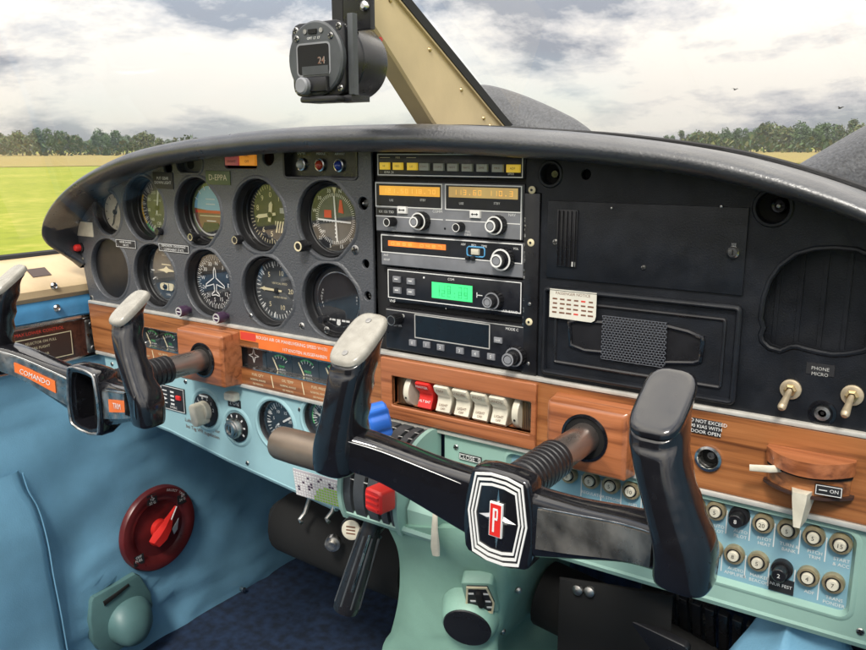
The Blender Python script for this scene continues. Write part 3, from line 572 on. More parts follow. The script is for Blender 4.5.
# vhf com
T, u0, u1, v0, v1, w = radio('vhf_radio', 'black radio with a bright green display and four small keys', (387.4,268.6), (521.6,317))
m = face(T, 'radio_black', u0, v0, u1, v1, w); d0, d1 = v1-.8, at(389, 297, w)[1]; lines(m, u0+1, d1, u1-1, d0, w, .8, 'white_print')
p = at(392.5, 301, w); m.text('VHF', p[0], p[1], w+.1, 3.2, 'white_print'); p = at(513, 318, w); m.text('AIR BAND', p[0]-3, v0+3.4, w+.1, 2.6, 'white_print'); p = at(451, 279.5, w); m.text('COM', p[0], p[1], w+.1, 2.4, 'white_print'); p = at(424, 277.5, w); m.lathe([(1,0),(1,.3)], (p[0],p[1],w), 'white_print', 10); p = at(446, 308.3, w); m.text('o', p[0], p[1], w+.1, 2, 'grey_print')
p = at(477, 295, w); m.bar((p[0],p[1]-2.4), (p[0],p[1]+2.4), .7, w, 'white_print'); m.bar((p[0],p[1]), (p[0]+6,p[1]), .7, w, 'white_print'); part('faceplate', m, T)
a, b = at(432, 281, w), at(472.5, 303, w); m = MB('black_matte', 'green_lcd'); m.rect(a[0]-2, b[1]-1, b[0]+1.4, a[1]+1, w, w+.3, 0); m.rect(a[0], b[1]+.6, b[0], a[1]-.6, w+.2, w+.5, 1); digits(m, a[0]+4, b[0]-4, a[1]-10, a[1]-3, w+.5, 'green_digit', '118.70'); digits(m, a[0]+4, b[0]-4, b[1]+3, b[1]+9, w+.5, 'green_digit', '122.85'); part('display', m, T, 'bright green display')
for q in ((396,279.5), (410,281.5), (396.5,290.5), (410,292.3)): p = at(*q, w+2.4); m = MB('radio_grey', 'white_print'); m.rect(p[0]-4.4, p[1]-3, p[0]+4.4, p[1]+3, w-1, w+2.4, 0, .5); m.bar((p[0]-2,p[1]+.4), (p[0]+2,p[1]+.4), 1, w+2.4, 1); part('button', m, T)
rknob(T, (487,302.5), w, 8, 9, 5, 8, 'radio_grey')
# transponder
T, u0, u1, v0, v1, w = radio('transponder', 'transponder with a wide blank dark display and six keys below it, bottom of the stack', (385.9,308.2), (522.8,370.5))
m = face(T, 'radio_black', u0, v0, u1, v1, w); m.rect(u0+.5, v1-1.2, u1-.5, v1-.4, w, w+.3, 'grey_print')
a, b = at(415, 315, w), at(489.5, 345, w); v_a = at(452, 319.5, w)[1]; v_b = at(452, 343, w)[1]
lines(m, a[0], v_b, b[0], v_a, w, 1, 'grey_print'); p = at(514, 329.7, w); m.text('MODE C', p[0]-2, p[1], w+.1, 2.6, 'white_print'); p = at(397, 325.5, w); m.text('IDT VFR', p[0]+1, p[1], w+.1, 2.2, 'white_print'); p = at(403, 316, w); m.lathe([(2,0),(2,.5)], (p[0],p[1],w), 'grey_print', 12); part('faceplate', m, T)
m = MB('black_gloss'); m.rect(a[0]+.6, v_b+.6, b[0]-.6, v_a-.6, w, w+.3, 0); part('display', m, T, 'blank dark display')
for q, t in zip(((412,343), (426,345), (440,347.7), (459.3,351), (475,354), (490.5,357)), '012345'):
    p = at(*q, w+2); m = MB('radio_grey', 'white_print'); m.rect(p[0]-4, p[1]-3, p[0]+4, p[1]+3, w-1, w+2, 0, .5); m.text(t, p[0], p[1], w+2.1, 3.2, 1); part('button', m, T)
p = at(497.5, 340.5, w+2); m = MB('radio_grey', 'white_print'); m.rect(p[0]-4.2, p[1]-2.6, p[0]+4.2, p[1]+2.6, w-1, w+2, 0, .5); m.text('CRSR', p[0], p[1], w+2.1, 1.8, 1); part('button', m, T)
rknob(T, (507.5,360), w, 9, 8, 6, 11, 'radio_grey'); rknob(T, (391,320.5), w, 5, 15, 0, 0, 'worn_metal')
# ---------------------------------------------------------------- passenger side
T = thing('cover_plate', 'flat black removable plate with a small louvred vent and a lock, above the glovebox lid', 'cover plate', ((gl0[0]+gl1[0])/2, gl1[1], 0))
m = MB('black_vinyl'); m.rect(gl0[0], gl1[1]-1, gl1[0], gl0[1], 0, 2, 0, .5); part('plate', m, T)
a, b = at(559, 209), at(577.5, 267.5); m = MB('black_plastic', 'grey_print')
m.rect(a[0], b[1], b[0], a[1], 2, 3, 0, .3)
for i in range(5): x = a[0]+1.6+i*(b[0]-a[0]-3.2)/4; m.rect(x-.5, b[1]+1, x+.5, a[1]-1, 3, 5, 0, .3)
m.rect(b[0]-4, b[1]+1, b[0]-1, b[1]+5, 3, 4, 1); part('louvre', m, T)
screws(T, [(*at(*q, 2), 2, r) for q, r in (((555.5,242), 2.6), ((643.5,267.5), 2), ((721.5,206.5), 1.2), ((612,208), 1))])
p = at(733, 252.5, 4); m = MB('chrome', 'deep_black'); m.lathe([(4.6,0),(4.6,2),(3.4,3.4),(.01,3.4)], (p[0],p[1],2), 0, 18); m.rect(p[0]-.6, p[1]-2, p[0]+.6, p[1]+2, 5.2, 5.5, 1); m.rect(p[0]-1.8, p[1]+4, p[0]+1.8, p[1]+7, 2, 3.4, 0); part('lock', m, T)
# glovebox
gu0, gu1 = gb0[0]+.5, gb1[0]+1.5; gv1 = gb0[1]-2; gv0 = at(546.3, 374.2)[1]+1.5; gcx, gcz = (gu0+gu1)/2, (gv0+gv1)/2
T = thing('glovebox', 'black glovebox lid with raised rim and a net pouch across its recessed handle', 'glovebox', (gcx, gv0, 0))
go = rr(gcx, gcz, gu1-gu0, gv1-gv0, 5); m = MB('black_vinyl')
m.rings([[(x,z,w_) for x,z in inset(go,d)] for d, w_ in [(0,0),(0,5),(1.0,6.4),(2.2,7),(3.4,6.6),(4.2,5),(4.7,2)]], 0, False, False); m.slab(rr(gcx, gcz, gu1-gu0-9, gv1-gv0-9, 2), 0, 2.6, 0)
io = rr(gcx, gcz, gu1-gu0-22, gv1-gv0-22, 3); part('lid', m, T)
m = MB('black_plastic', 'worn_metal'); m.rings([[(x,z,w_) for x,z in inset(io,d)] for d, w_ in [(0,2.6),(.3,4.2),(1.4,4.6),(2.6,3.8),(3,2.6)]], 0, False, False); part('inner_rim', m, T)
hp_ = [at(*q, 3) for q in [(569.5,322), (577,320), (601,322), (664,325), (688,331), (702.5,337), (703.5,342), (700.5,361), (694,363), (660,362.5), (610,353), (585,350.5), (571,345)]]
m = MB('black_gloss', 'black_plastic'); m.rings([[(x,z,w_) for x,z in inset(hp_[::-1],d)] for d, w_ in [(-1.5,2.6),(-1.2,4.6),(.4,5.2),(1.6,4.6),(2,2.7)]], 0, False, False); m.slab(inset(hp_[::-1], 1.5), 2.4, 3, 1); part('handle_recess', m, T)
na, nb = at(603, 314, 5), at(664.5, 369.5, 5); nv1 = at(634, 319, 5)[1]; nv0 = at(634, 363, 5)[1]
m = MB('black_plastic', 'mesh_net'); m.rect(na[0], nv0, nb[0], nv1, 3, 5.6, 0, .5)
ny = 17
for i in range(ny+1): z = nv0+(nv1-nv0)*i/ny; m.tube([(na[0]+(nb[0]-na[0])*k/12, z, 5.9+.5*(k % 2)) for k in range(13)], .26, 1, 4)
for j in range(ny):
    for k in range(20):
        x = na[0]+(nb[0]-na[0])*(k+.5*(j % 2))/19.5; z = nv0+(nv1-nv0)*j/ny; m.tube([(x,z,5.8), (x+.6,z+(nv1-nv0)/ny/2,6.7), (x,z+(nv1-nv0)/ny,5.8)], .26, 1, 4)
part('net_pouch', m, T)
a, b = at(551, 288, 5), at(596.5, 321, 5); av = at(551, 288, 5)[1]; bv = at(551, 316.5, 5)[1]
m = MB('paper', 'brown_print', 'red_print'); pts = [(a[0],bv), (b[0]-4,bv-.5), (b[0]-1,bv+1.4), (b[0],bv+5), (b[0],av), (a[0],av)]; m.slab(pts, 6.4, 6.9, 0)
m.text('PASSENGER NOTICE', (a[0]+b[0])/2, av-3.4, 7, 2.6, 1)
for r in range(4):
    for c in range(6): x = a[0]+5+c*(b[0]-a[0]-10)/5; z = av-8.5-r*(av-bv-11)/3.6; m.rect(x-1.8-random.random(), z-.7, x+1.8+random.random(), z+.7, 6.9, 7, 2 if (r, c) in ((0,4),(3,3)) else 1)
solo('notice_sheet', m, 'cream printed notice sheet stuck in the upper left corner of the glovebox lid', 'notice', (a[0], bv, 6.4))
# toggles and jack at the far right
def toggle(q, label, tilt):
    p = at(*q); T = thing('toggle_switch', label, 'switch', (p[0],p[1],0), 'toggle switches under the big cutout')
    m = MB('toggle_brass', 'brass'); m.lathe([(7.6,0),(7.6,2),(6.4,2.6),(4,2.8),(4,1.5)], (p[0],p[1],0), 0, 6 if 0 else 22, cap1=False); m.lathe([(4.6,0),(4.6,3.4),(3,4.6),(3,2)], (p[0],p[1],1), 1, 6); part('collar', m, T)
    m = MB('toggle_brass'); m.lathe([(2,0),(2.5,9),(3.1,15),(3.1,17),(2,18.6),(.01,19)], (p[0],p[1],3), 0, 16, (tilt,-.62,.75)); part('lever', m, T)
toggle((791,389), 'left cream toggle switch, lever down, beneath the large dark cutout', -.15); toggle((852.5,395), 'right cream toggle switch, lever down, right of the phone jack', -.1)
p = at(822.5, 413); m = MB('black_plastic', 'worn_metal', 'deep_black'); m.lathe([(10,-.5),(9.6,1.4),(7.4,1.8),(7,-2)], (p[0],p[1],0), 'black_gloss', 26, cap1=False); m.lathe([(5.5,0),(5.5,3),(3,3.4),(3,1),(.01,1)], (p[0],p[1],-1), 1, 18); m.lathe([(1.6,0),(1.2,1.4),(.01,1.4)], (p[0],p[1],0), 2, 10); solo('phone_jack', m, 'round black headphone jack low between the two cream toggle switches', 'jack', (p[0],p[1],0))
a, b = at(807,362), at(834,377); m = MB('placard_black', 'white_print')
m.rect(a[0], b[1], b[0], a[1], -.3, .6, 0); m.text('PHONE', (a[0]+b[0])/2, a[1]-3.8, .7, 2.7, 'grey_print'); m.text('MICRO', (a[0]+b[0])/2, a[1]-8, .7, 2.7, 'grey_print'); solo('jack_placard', m, 'small worn black placard with white lettering under the large dark cutout', 'placard', (a[0],b[1],0))
# ---------------------------------------------------------------- wood trim across the panel
WT, WB = -200.3, -266
T = thing('wood_trim', 'orange brown wood grain strip running the full width below the black panels', 'wood trim', (XC, WB, 0))
gcl = at(143, 325), at(187, 346); 
ga, gb = at(236, 343.5), at(350, 392); gz1 = at(240, 344.5)[1]; gz0 = at(240, 365)[1]
m = MB('wood_orange')
g1 = (-404, gz0, -300, gz1); g2 = (at(237.5,345)[0], gz0, -52, gz1); sw = at(396, 374), at(534, 433)
sr = (sw[0][0], -250.5, sw[1][0], -219.5); lt = at(710, 457)
hs = [rr((a+c)/2, (b+d)/2, c-a, d-b, 2) for a, b, c, d in (g1, g2)]+[circ(lt[0], lt[1], 9.6, 24), rr((sr[0]+sr[2])/2, (sr[1]+sr[3])/2, sr[2]-sr[0], sr[3]-sr[1], 1.5)]
m.plate([(-503,WB), (560,WB), (560,WT), (-508,WT)], hs, -3, 3.5, 0, .9); part('wood_board', m, T)
m = MB('trim_aluminium'); m.rect(-506, WT+.4, 560, WT+4.2, -3, 4.6, 0, .8); part('upper_chrome_strip', m, T)
m = MB('trim_aluminium'); m.rect(-500, WB-4.6, 560, WB-.4, -3, 5, 0, .8); part('lower_chrome_strip', m, T)
m = MB('deep_black'); m.rect(-410, WB+3, 560, WT-3, -40, -22, 0); part('backing', m, T)
# engraved captions on the wood under the gauges
m = MB('cream_print', 'red_print'); zc = (gz0+WB)/2
for x, t in ((-393,'FUEL L'), (-352,'OIL PRESS'), (-180,'FUEL QTY'), (-132,'OIL TEMP'), (-85,'FUEL PRESS')): m.text(t, x, zc+4, 3.8, 3.2, 0); m.text('NORMAL RANGE', x, zc-2, 3.8, 2.4, 0); m.text('SEE MANUAL', x, zc-7, 3.8, 2.2, 0)
for x in (-372, -156, -108, -62): m.bar((x-2,zc+7), (x+1,zc-7), 1.2, 3.6, 0)
part('lettering', m, T)
# frame round the rocker switches
f0 = at(385,358)[0]; fr = rr((f0+sr[2]+5)/2+0, (WT+WB)/2, sr[2]+5-f0, WT-WB-2, 1.5)
m = MB('wood_block'); inner = rr((sr[0]+sr[2])/2, (sr[1]+sr[3])/2, sr[2]-sr[0], sr[3]-sr[1], 1.5)
m.plate(fr, [inner], 3.4, 8, 0, 1.2); m.rings([[(x,z,w_) for x,z in inner] for w_ in (6,-16)], 0, False, False); part('switch_frame', m, T)
# instrument clusters set in the wood
def cluster(name, label, g, n, star=False, side=0):
    T = thing(name, label, 'gauge cluster', ((g[0]+g[2])/2, g[1], 0)); m = MB('chrome'); o = rr((g[0]+g[2])/2, (g[1]+g[3])/2, g[2]-g[0], g[3]-g[1], 2)
    m.rings([[(x,z,w_) for x,z in inset(o,d)] for d, w_ in [(-1,3.4),(-.8,4.4),(.4,4.4),(.8,-6)]], 0, False, False); part('bezel', m, T)
    dx = (g[2]-g[0])/n; h = g[3]-g[1]
    for i in range(n):
        x0, x1 = g[0]+i*dx, g[0]+(i+1)*dx; c = (x0+x1)/2; d = MB('dial_black'); d.rect(x0+.5, g[1], x1-.5, g[3], -9, -6, 0, .4)
        if star and i == 0:
            z = (g[1]+g[3])/2; P = [pt(c,z,(8.5,2.6)[k % 2],45*k) for k in range(8)]
            for k in range(8): d.bar(P[k], P[(k+1) % 8], .8, -5.9, 'white_print')
            part('badge', d, T); continue
        arc(d, c+2,g[1]+4,-5.8, h*.56,h*.64, -35,42, 'green_print', 12); ticks(d, c+2,g[1]+4,-5.8, h*.45,h*.6, -48,48, 6, .8, 'white_print'); d.text(['FUEL','OIL','TEMP','PRESS'][(i+side) % 4], c+4, g[1]+6, -5.8, 3, 'green_print'); d.text('LBS SQ IN', c+5, g[1]+2.6, -5.8, 1.7, 'white_print'); f = part('dial', d, T)
        nd = MB('cream_print'); nd.bar((c-9,g[1]+h*.62), (c-1,g[1]+1.5), 1.3, -5.2, 0, .5); part('needle', nd, f)
    gl = MB('dial_glass'); fillpoly(gl, inset(o,.8), -2.5, 0); part('glass', gl, T)
cluster('engine_gauges', 'short strip of engine gauges left of the left yoke shaft block', g1, 3, side=0); cluster('fuel_gauges', 'long strip of gauges with a star badge, right of the left shaft block', g2, 4, True, 1)
# orange placard
a = at(240, 332.5, 4.4); b = at(348, 352, 4.4); u1 = -46
m = MB('orange_print', 'white_print', 'red_print'); z1 = WT-.6; z0 = gz1+1.2
m.slab([(a[0],z1-11), (a[0]+30,z1-11), (a[0]+30,z0), (u1,z0), (u1,z1), (a[0],z1)], 3.4, 4.6, 0); m.rect(a[0]+1, z1-10, a[0]+26, z1-1, 4.55, 4.65, 2)
m.text('ROUGH AIR OR MANEUVERING SPEED V=131', (a[0]+u1)/2+2, z1-4.6, 4.8, 4.0, 1); m.text('117 KNOTEN AUSGEFAHREN', (a[0]+u1)/2+22, z0+4, 4.8, 3.8, 1)
solo('speed_limit_placard', m, 'bright orange placard with white capitals along the wood above the fuel gauges', 'placard', (a[0],z0,3.4))
# wood blocks round the yoke shafts
def block(name, label, x0, x1, z0, z1, h, sx, sz):
    T = thing(name, label, 'shaft block', ((x0+x1)/2, z0, 3)); i = 7; m = MB('wood_block')
    m.rings([[(x,z,w_) for x,z in p] for p, w_ in ((rr((x0+x1)/2,(z0+z1)/2,x1-x0,z1-z0,2), 2), (rr((x0+x1)/2,(z0+z1)/2,x1-x0-4,z1-z0-3,2.5), h-3), (rr((x0+x1)/2,(z0+z1)/2,x1-x0-8,z1-z0-6,3), h-.8), (rr((x0+x1)/2,(z0+z1)/2,x1-x0-12,z1-z0-10,3), h))], 0); part('block', m, T)
    m = MB('deep_black', 'black_gloss'); m.lathe([(21,-.5),(21,1.2),(18.6,1.6),(18.4,.2)], (sx,sz,h), 1, 32, cap1=False); m.lathe([(18.4,0),(18.4,.4)], (sx,sz,h-.2), 0, 32); part('collar', m, T)
SL = (-243.5, -236.5); SR = (238.5, -235)
block('yoke_shaft_block', 'raised wood block round the left yoke shaft, between the two gauge strips', -292, -207, -267.5, -202.5, 30, *SL)
block('yoke_shaft_block', 'raised wood block round the right yoke shaft, below the glovebox', 200, 277, -268.5, -206.5, 26, *SR)
# rocker switches
T = thing('switch_bank', 'row of one red and four cream rocker switches in the wood under the radios', 'switches', ((sr[0]+sr[2])/2, sr[1], 0))
m = MB('deep_black'); m.rect(sr[0]-1, sr[1]-1, sr[2]+1, sr[3]+1, -20, -14, 0); part('housing', m, T)
for k, c in ((0, sr[0]+8), (1, sr[2]-7)):
    m = MB('placard_brown', 'brass')
    m.rect(c-7, sr[1]+.5, c+7, sr[3]-.5, -14, -2, 0)
    for i in range(9): m.rect(c-6+i*1.5, sr[1]+1, c-5.5+i*1.5, sr[3]-1, -2, -1.6, 1)
    part('dimmer_grille', m, T)
for q, lb in (((407.5,392.5), 'round cream dimmer wheel'), ((516,414.5), 'round cream dimmer wheel')):
    p = at(q[0], q[1], 4); m = MB('cream_plastic', 'deep_black'); z = (sr[1]+sr[3])/2
    m.lathe([(9,-3.5),(16,-3.2),(16.6,-2),(16.6,2),(16,3.2),(9,3.5)], (p[0],z,-9), 0, 36, (1,0,0)); m.lathe([(1.2,0),(1.2,.4)], (p[0],z-5,6.8), 1, 8); part('dimmer_wheel', m, T, lb)
for i, px in enumerate((424.5, 443, 461.5, 480, 498.5)):
    p = at(px, 394+(px-424)*.205, 4); z = (sr[1]+sr[3])/2; mt = 'red_paint' if i == 0 else 'cream_plastic'
    m = MB(mt, 'brown_print' if i else 'white_print'); hw = 8.1
    prof = [(-14.5,-12), (-14.5,3), (-12,5.4), (-3,1.4), (2,1.2), (8,7.6), (13.4,9.6), (14.6,8), (14.6,-12)]
    for a, b in ((-hw, -hw+.6), (-hw+.6, hw-.6), (hw-.6, hw)):
        d0 = .5 if a == -hw else 0; d1 = .5 if b == hw else 0
        m.rings([[(p[0]+x, z+v*(1-.02*(dd > 0)), w_-dd) for v, w_ in prof] for x, dd in ((a, d0), (b, d1))], 0, a == -hw, b == hw)
    old = m.T; m.T = frame((p[0], z+10.2, 8.9), (1,0,0), (0,.92,.38)); m.text(['MASTER','NAV','STROBE','PITOT','LANDG'][i], 0, 0, .5, 3, 1); m.T = frame((p[0], z-8, 4.0), (1,0,0), (0,.91,-.41)); m.text('LIGHT' if i else 'ALT BAT', 0, 2, .5, 2.6, 1); m.text('OFF' if i else '', 0, -1.6, .5, 2.4, 1); m.T = old
    part('rocker_switch', m, T, 'red rocker switch' if i == 0 else None, ang=50)
# right end of the wood: placard, lighter socket, heat lever
placard('trim_placard', 'small black three line placard on the wood beside the right yoke grip', (694,416), (722,436), ['DO NOT EXCEED','90 KIAS WITH','DOOR OPEN'], 3, border=False, w=4)
m = MB('chrome', 'deep_black'); m.lathe([(10.6,3),(10.6,6),(8.6,6.6),(7.6,5),(7.4,-10)], (lt[0],lt[1],0), 0, 28, cap0=False, cap1=False); m.lathe([(7.4,0),(7.4,1)], (lt[0],lt[1],-9), 1, 20); m.lathe([(3,0),(3,5),(.01,5)], (lt[0],lt[1],-8), 'worn_metal', 14); solo('lighter_socket', m, 'chrome ringed round socket set in the wood just right of the right yoke grip', 'socket', (lt[0],lt[1],0))
hl = at(770, 460, 4); hr_ = at(858, 478, 4); hc = ((hl[0]+hr_[0])/2, (at(812,470,4)[1]))
T = thing('heater_control', 'curved wooden pull with cream lever and small ON plate, far right on the wood strip', 'control lever', (hc[0], hc[1]-16, 3.5))
def fan(a, b, zb, w0, w1, mt, zt, n=14, ch=.8):
    pts = [(a,zb)]+[(a+(b-a)*i/n, zb+0*(i)) for i in range(1, n)]+[(b,zb)]+[(b-(b-a)*i/n, zb+(zt-zb)*math.sin(math.pi*min(1,(i/n)*.92+.06))**.55) for i in range(0, n+1)]
    return pts
X0, X1 = hl[0]-2, hr_[0]-2; Zt = hc[1]
m = MB('wood_block')
def dshape(x0, x1, z0, z1, depth, n=18): return [[(x0+(x1-x0)*i/n, z, 3+depth*math.sin(math.pi*(.04+.92*i/n))**.7) for i in range(n+1)]+[(x1, z, 2), (x0, z, 2)] for z in (z0, (z0+z1)/2, z1)]
rg = dshape(X0, X1, Zt+3, Zt+14, 27); m.rings(rg, 0); part('upper_shelf', m, T)
m = MB('wood_orange'); m.rings(dshape(X0+2, X1-2, Zt-13, Zt-.5, 19), 0); part('lower_shelf', m, T)
m = MB('deep_black'); m.rings(dshape(X0+1, X1-1, Zt-.4, Zt+2.9, 21), 0); part('slot', m, T)
m = MB('placard_brown'); m.rings(dshape(X0-1, X1+1, Zt-15.4, Zt-13.2, 21), 0); part('lower_lip', m, T)
m = MB('cream_plastic'); a = at(764, 472, 18); m.tube([(X0+14,Zt+.5,14), (X0+6,Zt+.8,22), (X0-8,Zt-.2,25)], [3,3,2.6], 0, 8, True, .7); part('lever', m, T)
p = at(800, 500, 26); m = MB('cream_plastic'); m.rings([[(p[0]+x*s, Zt-10+dz, w_) for x, w_ in ((-7,14),(7,14),(4,30),(-4,30))] for s, dz in ((1.25,0),(1.2,-6),(.55,-27))], 0); part('knob', m, T)
p = at(829, 489, 20); m = MB('placard_black', 'white_print'); m.T = frame((p[0], Zt-6.8, 20.6), (1,0,-.12), (0,1,0)); m.rect(-9, -4, 9, 4, 0, 1.4, 0, .3); lines(m, -8.3, -3.4, 8.3, 3.4, 1.4, .5, 1, .1); m.text('ON', 3.6, 0, 1.6, 2.8, 1); m.bar((-6.5,0), (-1,0), .6, 1.4, 1); part('plate', m, T)
# ---------------------------------------------------------------- painted lower panels
def rolled(m, poly, w0, w1, mt=0, ch=3): m.slab(poly, w0, w1, mt, ch)
T = thing('lower_panel', 'pale blue painted lower panel with ignition switch, below the left wood strip', 'lower panel', (-270, -380, 0))
tq = at(275.5, 425); eg = at(318, 420.5); th1 = circ(tq[0], tq[1], 29.5, 36); th2 = circ(eg[0]+1, eg[1], 24, 30)
ig = at(206.5, 410); sk = at(237.5, 427)
m = MB('lower_green_blue_light'); bot = [at(112,405), at(130,414), at(170,430), at(230,460.5), at(295,490)]
poly = [(-45,-270.6)]+[(-487,-270.6), (-484,-330)]+bot+[(-70,-391), (-45,-391)]
m.plate(poly, [th1, th2], -4, 0, 0, 1.2)
for c, r in ((tq, 29.5), ((eg[0]+1, eg[1]), 24), (ig, 23), (sk, 20)): m.rings([[(x,z,w_) for x,z in circ(c[0],c[1],r+d,36)] for d, w_ in [(6,-.2),(4,1.2),(2,1.6),(0,.6),(-.3,-4)]], 0, False, False)
q = [bot[i] for i in range(5)]+[(-70,-391)]; m.tube([(x,z,-5) for x, z in [(-484,-330)]+q], 5.5, 0, 8)
part('panel_sheet', m, T)
m = MB('brown_print'); c = at(178,431); a = at(187,423.5); ang = -3
m.text('Luftfahrzeug im Flug nur', a[0]+30, a[1]+3, .5, 5, 'lettering_green' if 0 else 0, -3.5); m.text('bei Tag VFR zugelassen', a[0]+30, a[1]-5, .5, 5, 0, -3.5); part('lettering', m, T)
screws(T, [(x,z,0,3) for x, z in ((-470,-282),(-316,-282),(-118,-283),(-64,-376),(-210,-368))])
def lowgauge(name, label, c, r, arc_c, txt):
    T = thing(name, label, 'gauge', (c[0],c[1],0), 'gauges in the lower panel'); m = MB('black_plastic'); m.lathe([(r,-3),(r-1.5,-1),(r-3,-3),(r-3.6,-12)], (c[0],c[1],0), 0, 40, cap0=False, cap1=False); part('bezel', m, T)
    d = MB('dial_black'); d.lathe([(r-2,-14),(r-2,-11)], (c[0],c[1],0), 0, 36); w = -10.8
    ticks(d, *c,w, r-10,r-5, -130,130, 27, .8, 'white_print'); ticks(d, *c,w, r-12,r-5, -130,130, 9, 1.3, 'white_print'); nums(d, *c,w+.1, r-16, 4, [(-130+i*52, str(i*(5 if arc_c != 'green_print' else 10))) for i in range(6)], 'white_print')
    if arc_c: arc(d, *c,w+.1, r-6,r-4, -120,100, arc_c, 30)
    d.text(txt, c[0], c[1]-6, w+.1, 3, 'white_print'); part('dial', d, T); needle(T, *c, w+.6, 60 if arc_c != 'green_print' else -70, r-7, 2.6, 'white_print'); gm = MB('dial_glass'); disc(gm, *c, -5, r-3, 0, 36); part('glass', gm, T)
lowgauge('manifold_pressure_gauge', 'black dial behind the bronze throttle handle in the pale blue lower panel', tq, 29.5, None, 'MAN PRESS'); lowgauge('fuel_flow_gauge', 'smaller dial with a green arc, half hidden behind the right yoke left grip', (eg[0]+1,eg[1]), 24, 'green_print', 'GPH')
# ignition switch, starter key, red selector, white knob
T = thing('ignition_switch', 'round black rotary switch with a wide cream turn knob on the pale blue panel', 'rotary switch', (ig[0],ig[1],0))
m = MB('black_plastic', 'white_print'); m.lathe([(21.5,-2),(21.5,2),(20,3)], (ig[0],ig[1],0), 0, 36)
for i in range(7): p = pt(ig[0],ig[1],16.5,-100+i*30); m.text(['OFF','R','L','B','S','1','2'][i], p[0], p[1], 3.1, 4.4, 1)
m.rect(ig[0]-8, ig[1]+17.6, ig[0]+8, ig[1]+20, 3, 3.2, 1); part('dial_plate', m, T)
m = MB('cream_plastic'); m.lathe([(13,0),(12.4,6),(11,7)], (ig[0],ig[1],3), 0, 26); m.T = frame((ig[0],ig[1],3), (.96,.25,0), (-.25,.96,0)); m.slab(rr(0,-2,13,29,6), 0, 19, 0, 2.4); m.T = None; part('knob', m, T)
T = thing('key_switch', 'small chrome key lock in a black ring, right of the cream ignition knob', 'key switch', (sk[0],sk[1],0))
m = MB('black_plastic', 'white_print'); m.lathe([(18.5,-2),(18.5,2),(17,3)], (sk[0],sk[1],0), 0, 32); ticks(m, sk[0],sk[1],3, 13.5,17, -60,120, 6, 2, 1); part('dial_plate', m, T)
m = MB('worn_metal', 'deep_black'); m.lathe([(12.5,0),(12.5,5),(11.2,7.6),(9,8),(8.4,9.6),(6,10),(5.6,8.6),(.01,8.6)], (sk[0],sk[1],3), 0, 28); m.rect(sk[0]-.8, sk[1]-4, sk[0]+.8, sk[1]+4, 11.6, 11.9, 1); part('lock_barrel', m, T)
p = at(232.5, 399, 3); m = MB('cream_plastic', 'placard_black', 'white_print'); m.rect(p[0]-11, p[1]-11, p[0]+11, p[1]-1.6, 0, 1, 1); m.text('2 ON', p[0], p[1]-6.4, 1.1, 5, 2); m.rect(p[0]-9.5, p[1]-1.8, p[0]+9.5, p[1]+8.6, 0, 9, 0, 2.2, 3); solo('cream_push_switch', m, 'small cream push switch with black caption strip above the chrome key lock', 'switch', (p[0],p[1],0))
a, b = at(166,383), at(186.5,414); z1, z0 = at(176,388)[1], at(176,410)[1]
T = thing('trim_indicator_plate', 'black upright plate with white marks and a red block beside the left yoke grip', 'indicator', (b[0]-20, z0, 0)); m = MB('placard_black', 'white_print', 'red_paint'); m.rect(b[0]-46, z0-1, b[0], z1+1, -.4, 2, 0, .5); lines(m, b[0]-45, z0, b[0]-1, z1, 2, .7, 1, .15)
for i in range(4): z = z0+8+i*(z1-z0-14)/3; m.bar((b[0]-27,z), (b[0]-20,z), 2.2, 2, 1); m.slab([(b[0]-43,z+3),(b[0]-34,z),(b[0]-43,z-3)] if i == 1 else [(b[0]-43,z+.6),(b[0]-34,z+.6),(b[0]-34,z-.6),(b[0]-43,z-.6)], 2, 2.3, 1)
m.text('EMERG.', b[0]-22, z0+3.4, 2.1, 3.2, 1); part('plate', m, T)
m = MB('red_paint'); m.rect(b[0]-14, z0+16, b[0]-6, z1-9, 1, 5, 0, .8); part('red_slider', m, T)
# right lower panel with breakers
T = thing('lower_panel', 'sage green lower panel with a pale blue breaker field, below the right wood strip', 'lower panel', (260, -360, 0))
m = MB('lower_green', 'breaker_blue'); c0 = (150, -344.5); c1 = (446, -276.5); rec = rr((c0[0]+c1[0])/2, (c0[1]+c1[1])/2, c1[0]-c0[0], c1[1]-c0[1], 7)
m.plate([(78,-270.6), (78,-366), (570,-361), (570,-270.6)], [rec], -4, 0, 0, 1.2); m.rings([[(x,z,w_) for x,z in inset(rec,d)] for d, w_ in [(-5,-.2),(-3,1),(-1,1),(1,-3),(2,-5)]], 0, False, False); m.tube([(78,-366,-5), (300,-364,-5), (570,-361,-5)], 6, 0, 8); m.slab(inset(rec,1), -7, -4.6, 1)
part('panel_sheet', m, T)
screws(T, [(x,z,0,3) for x, z in ((92,-283),(92,-356),(300,-354),(456,-353),(456,-280))])
rows = [((567,476),'5',('','')), ((589,481.5),'5',('REGULATOR','')), ((609.3,486.5),'5',('STROBE','LIGHT')), ((629.7,492),'10',('FUEL','PUMP')), ((650.5,497.5),'25',('GEAR','ACTUATOR')), ((673,503),'5',('','')), ((694,508),'5',('','')), ((714.8,512.5),'5',('AUTO','PILOT')), ((738,518),'8',('AUTO','PILOT')), ((762,525.3),'20',('PITOT','HEAT')), ((787,531.3),'5',('TURN &','BANK')), ((813,538.3),'5',('PITCH','TRIM')), ((840,546),'15',('START','& ACC')),
  ((688,545),'5',('','')), ((711.5,551),'5',('','')), ((733,556.5),'8',('AUDIO','AMPLIFIER')), ((757,563.5),'5',('MARKER','BEACON')), ((781,571.5),'2',('','')), ((807.3,578.7),'4',('ADF','')), ((832.5,585.5),'7',('TRANS','PONDER'))]
lt_ = MB('white_print', 'placard_black')
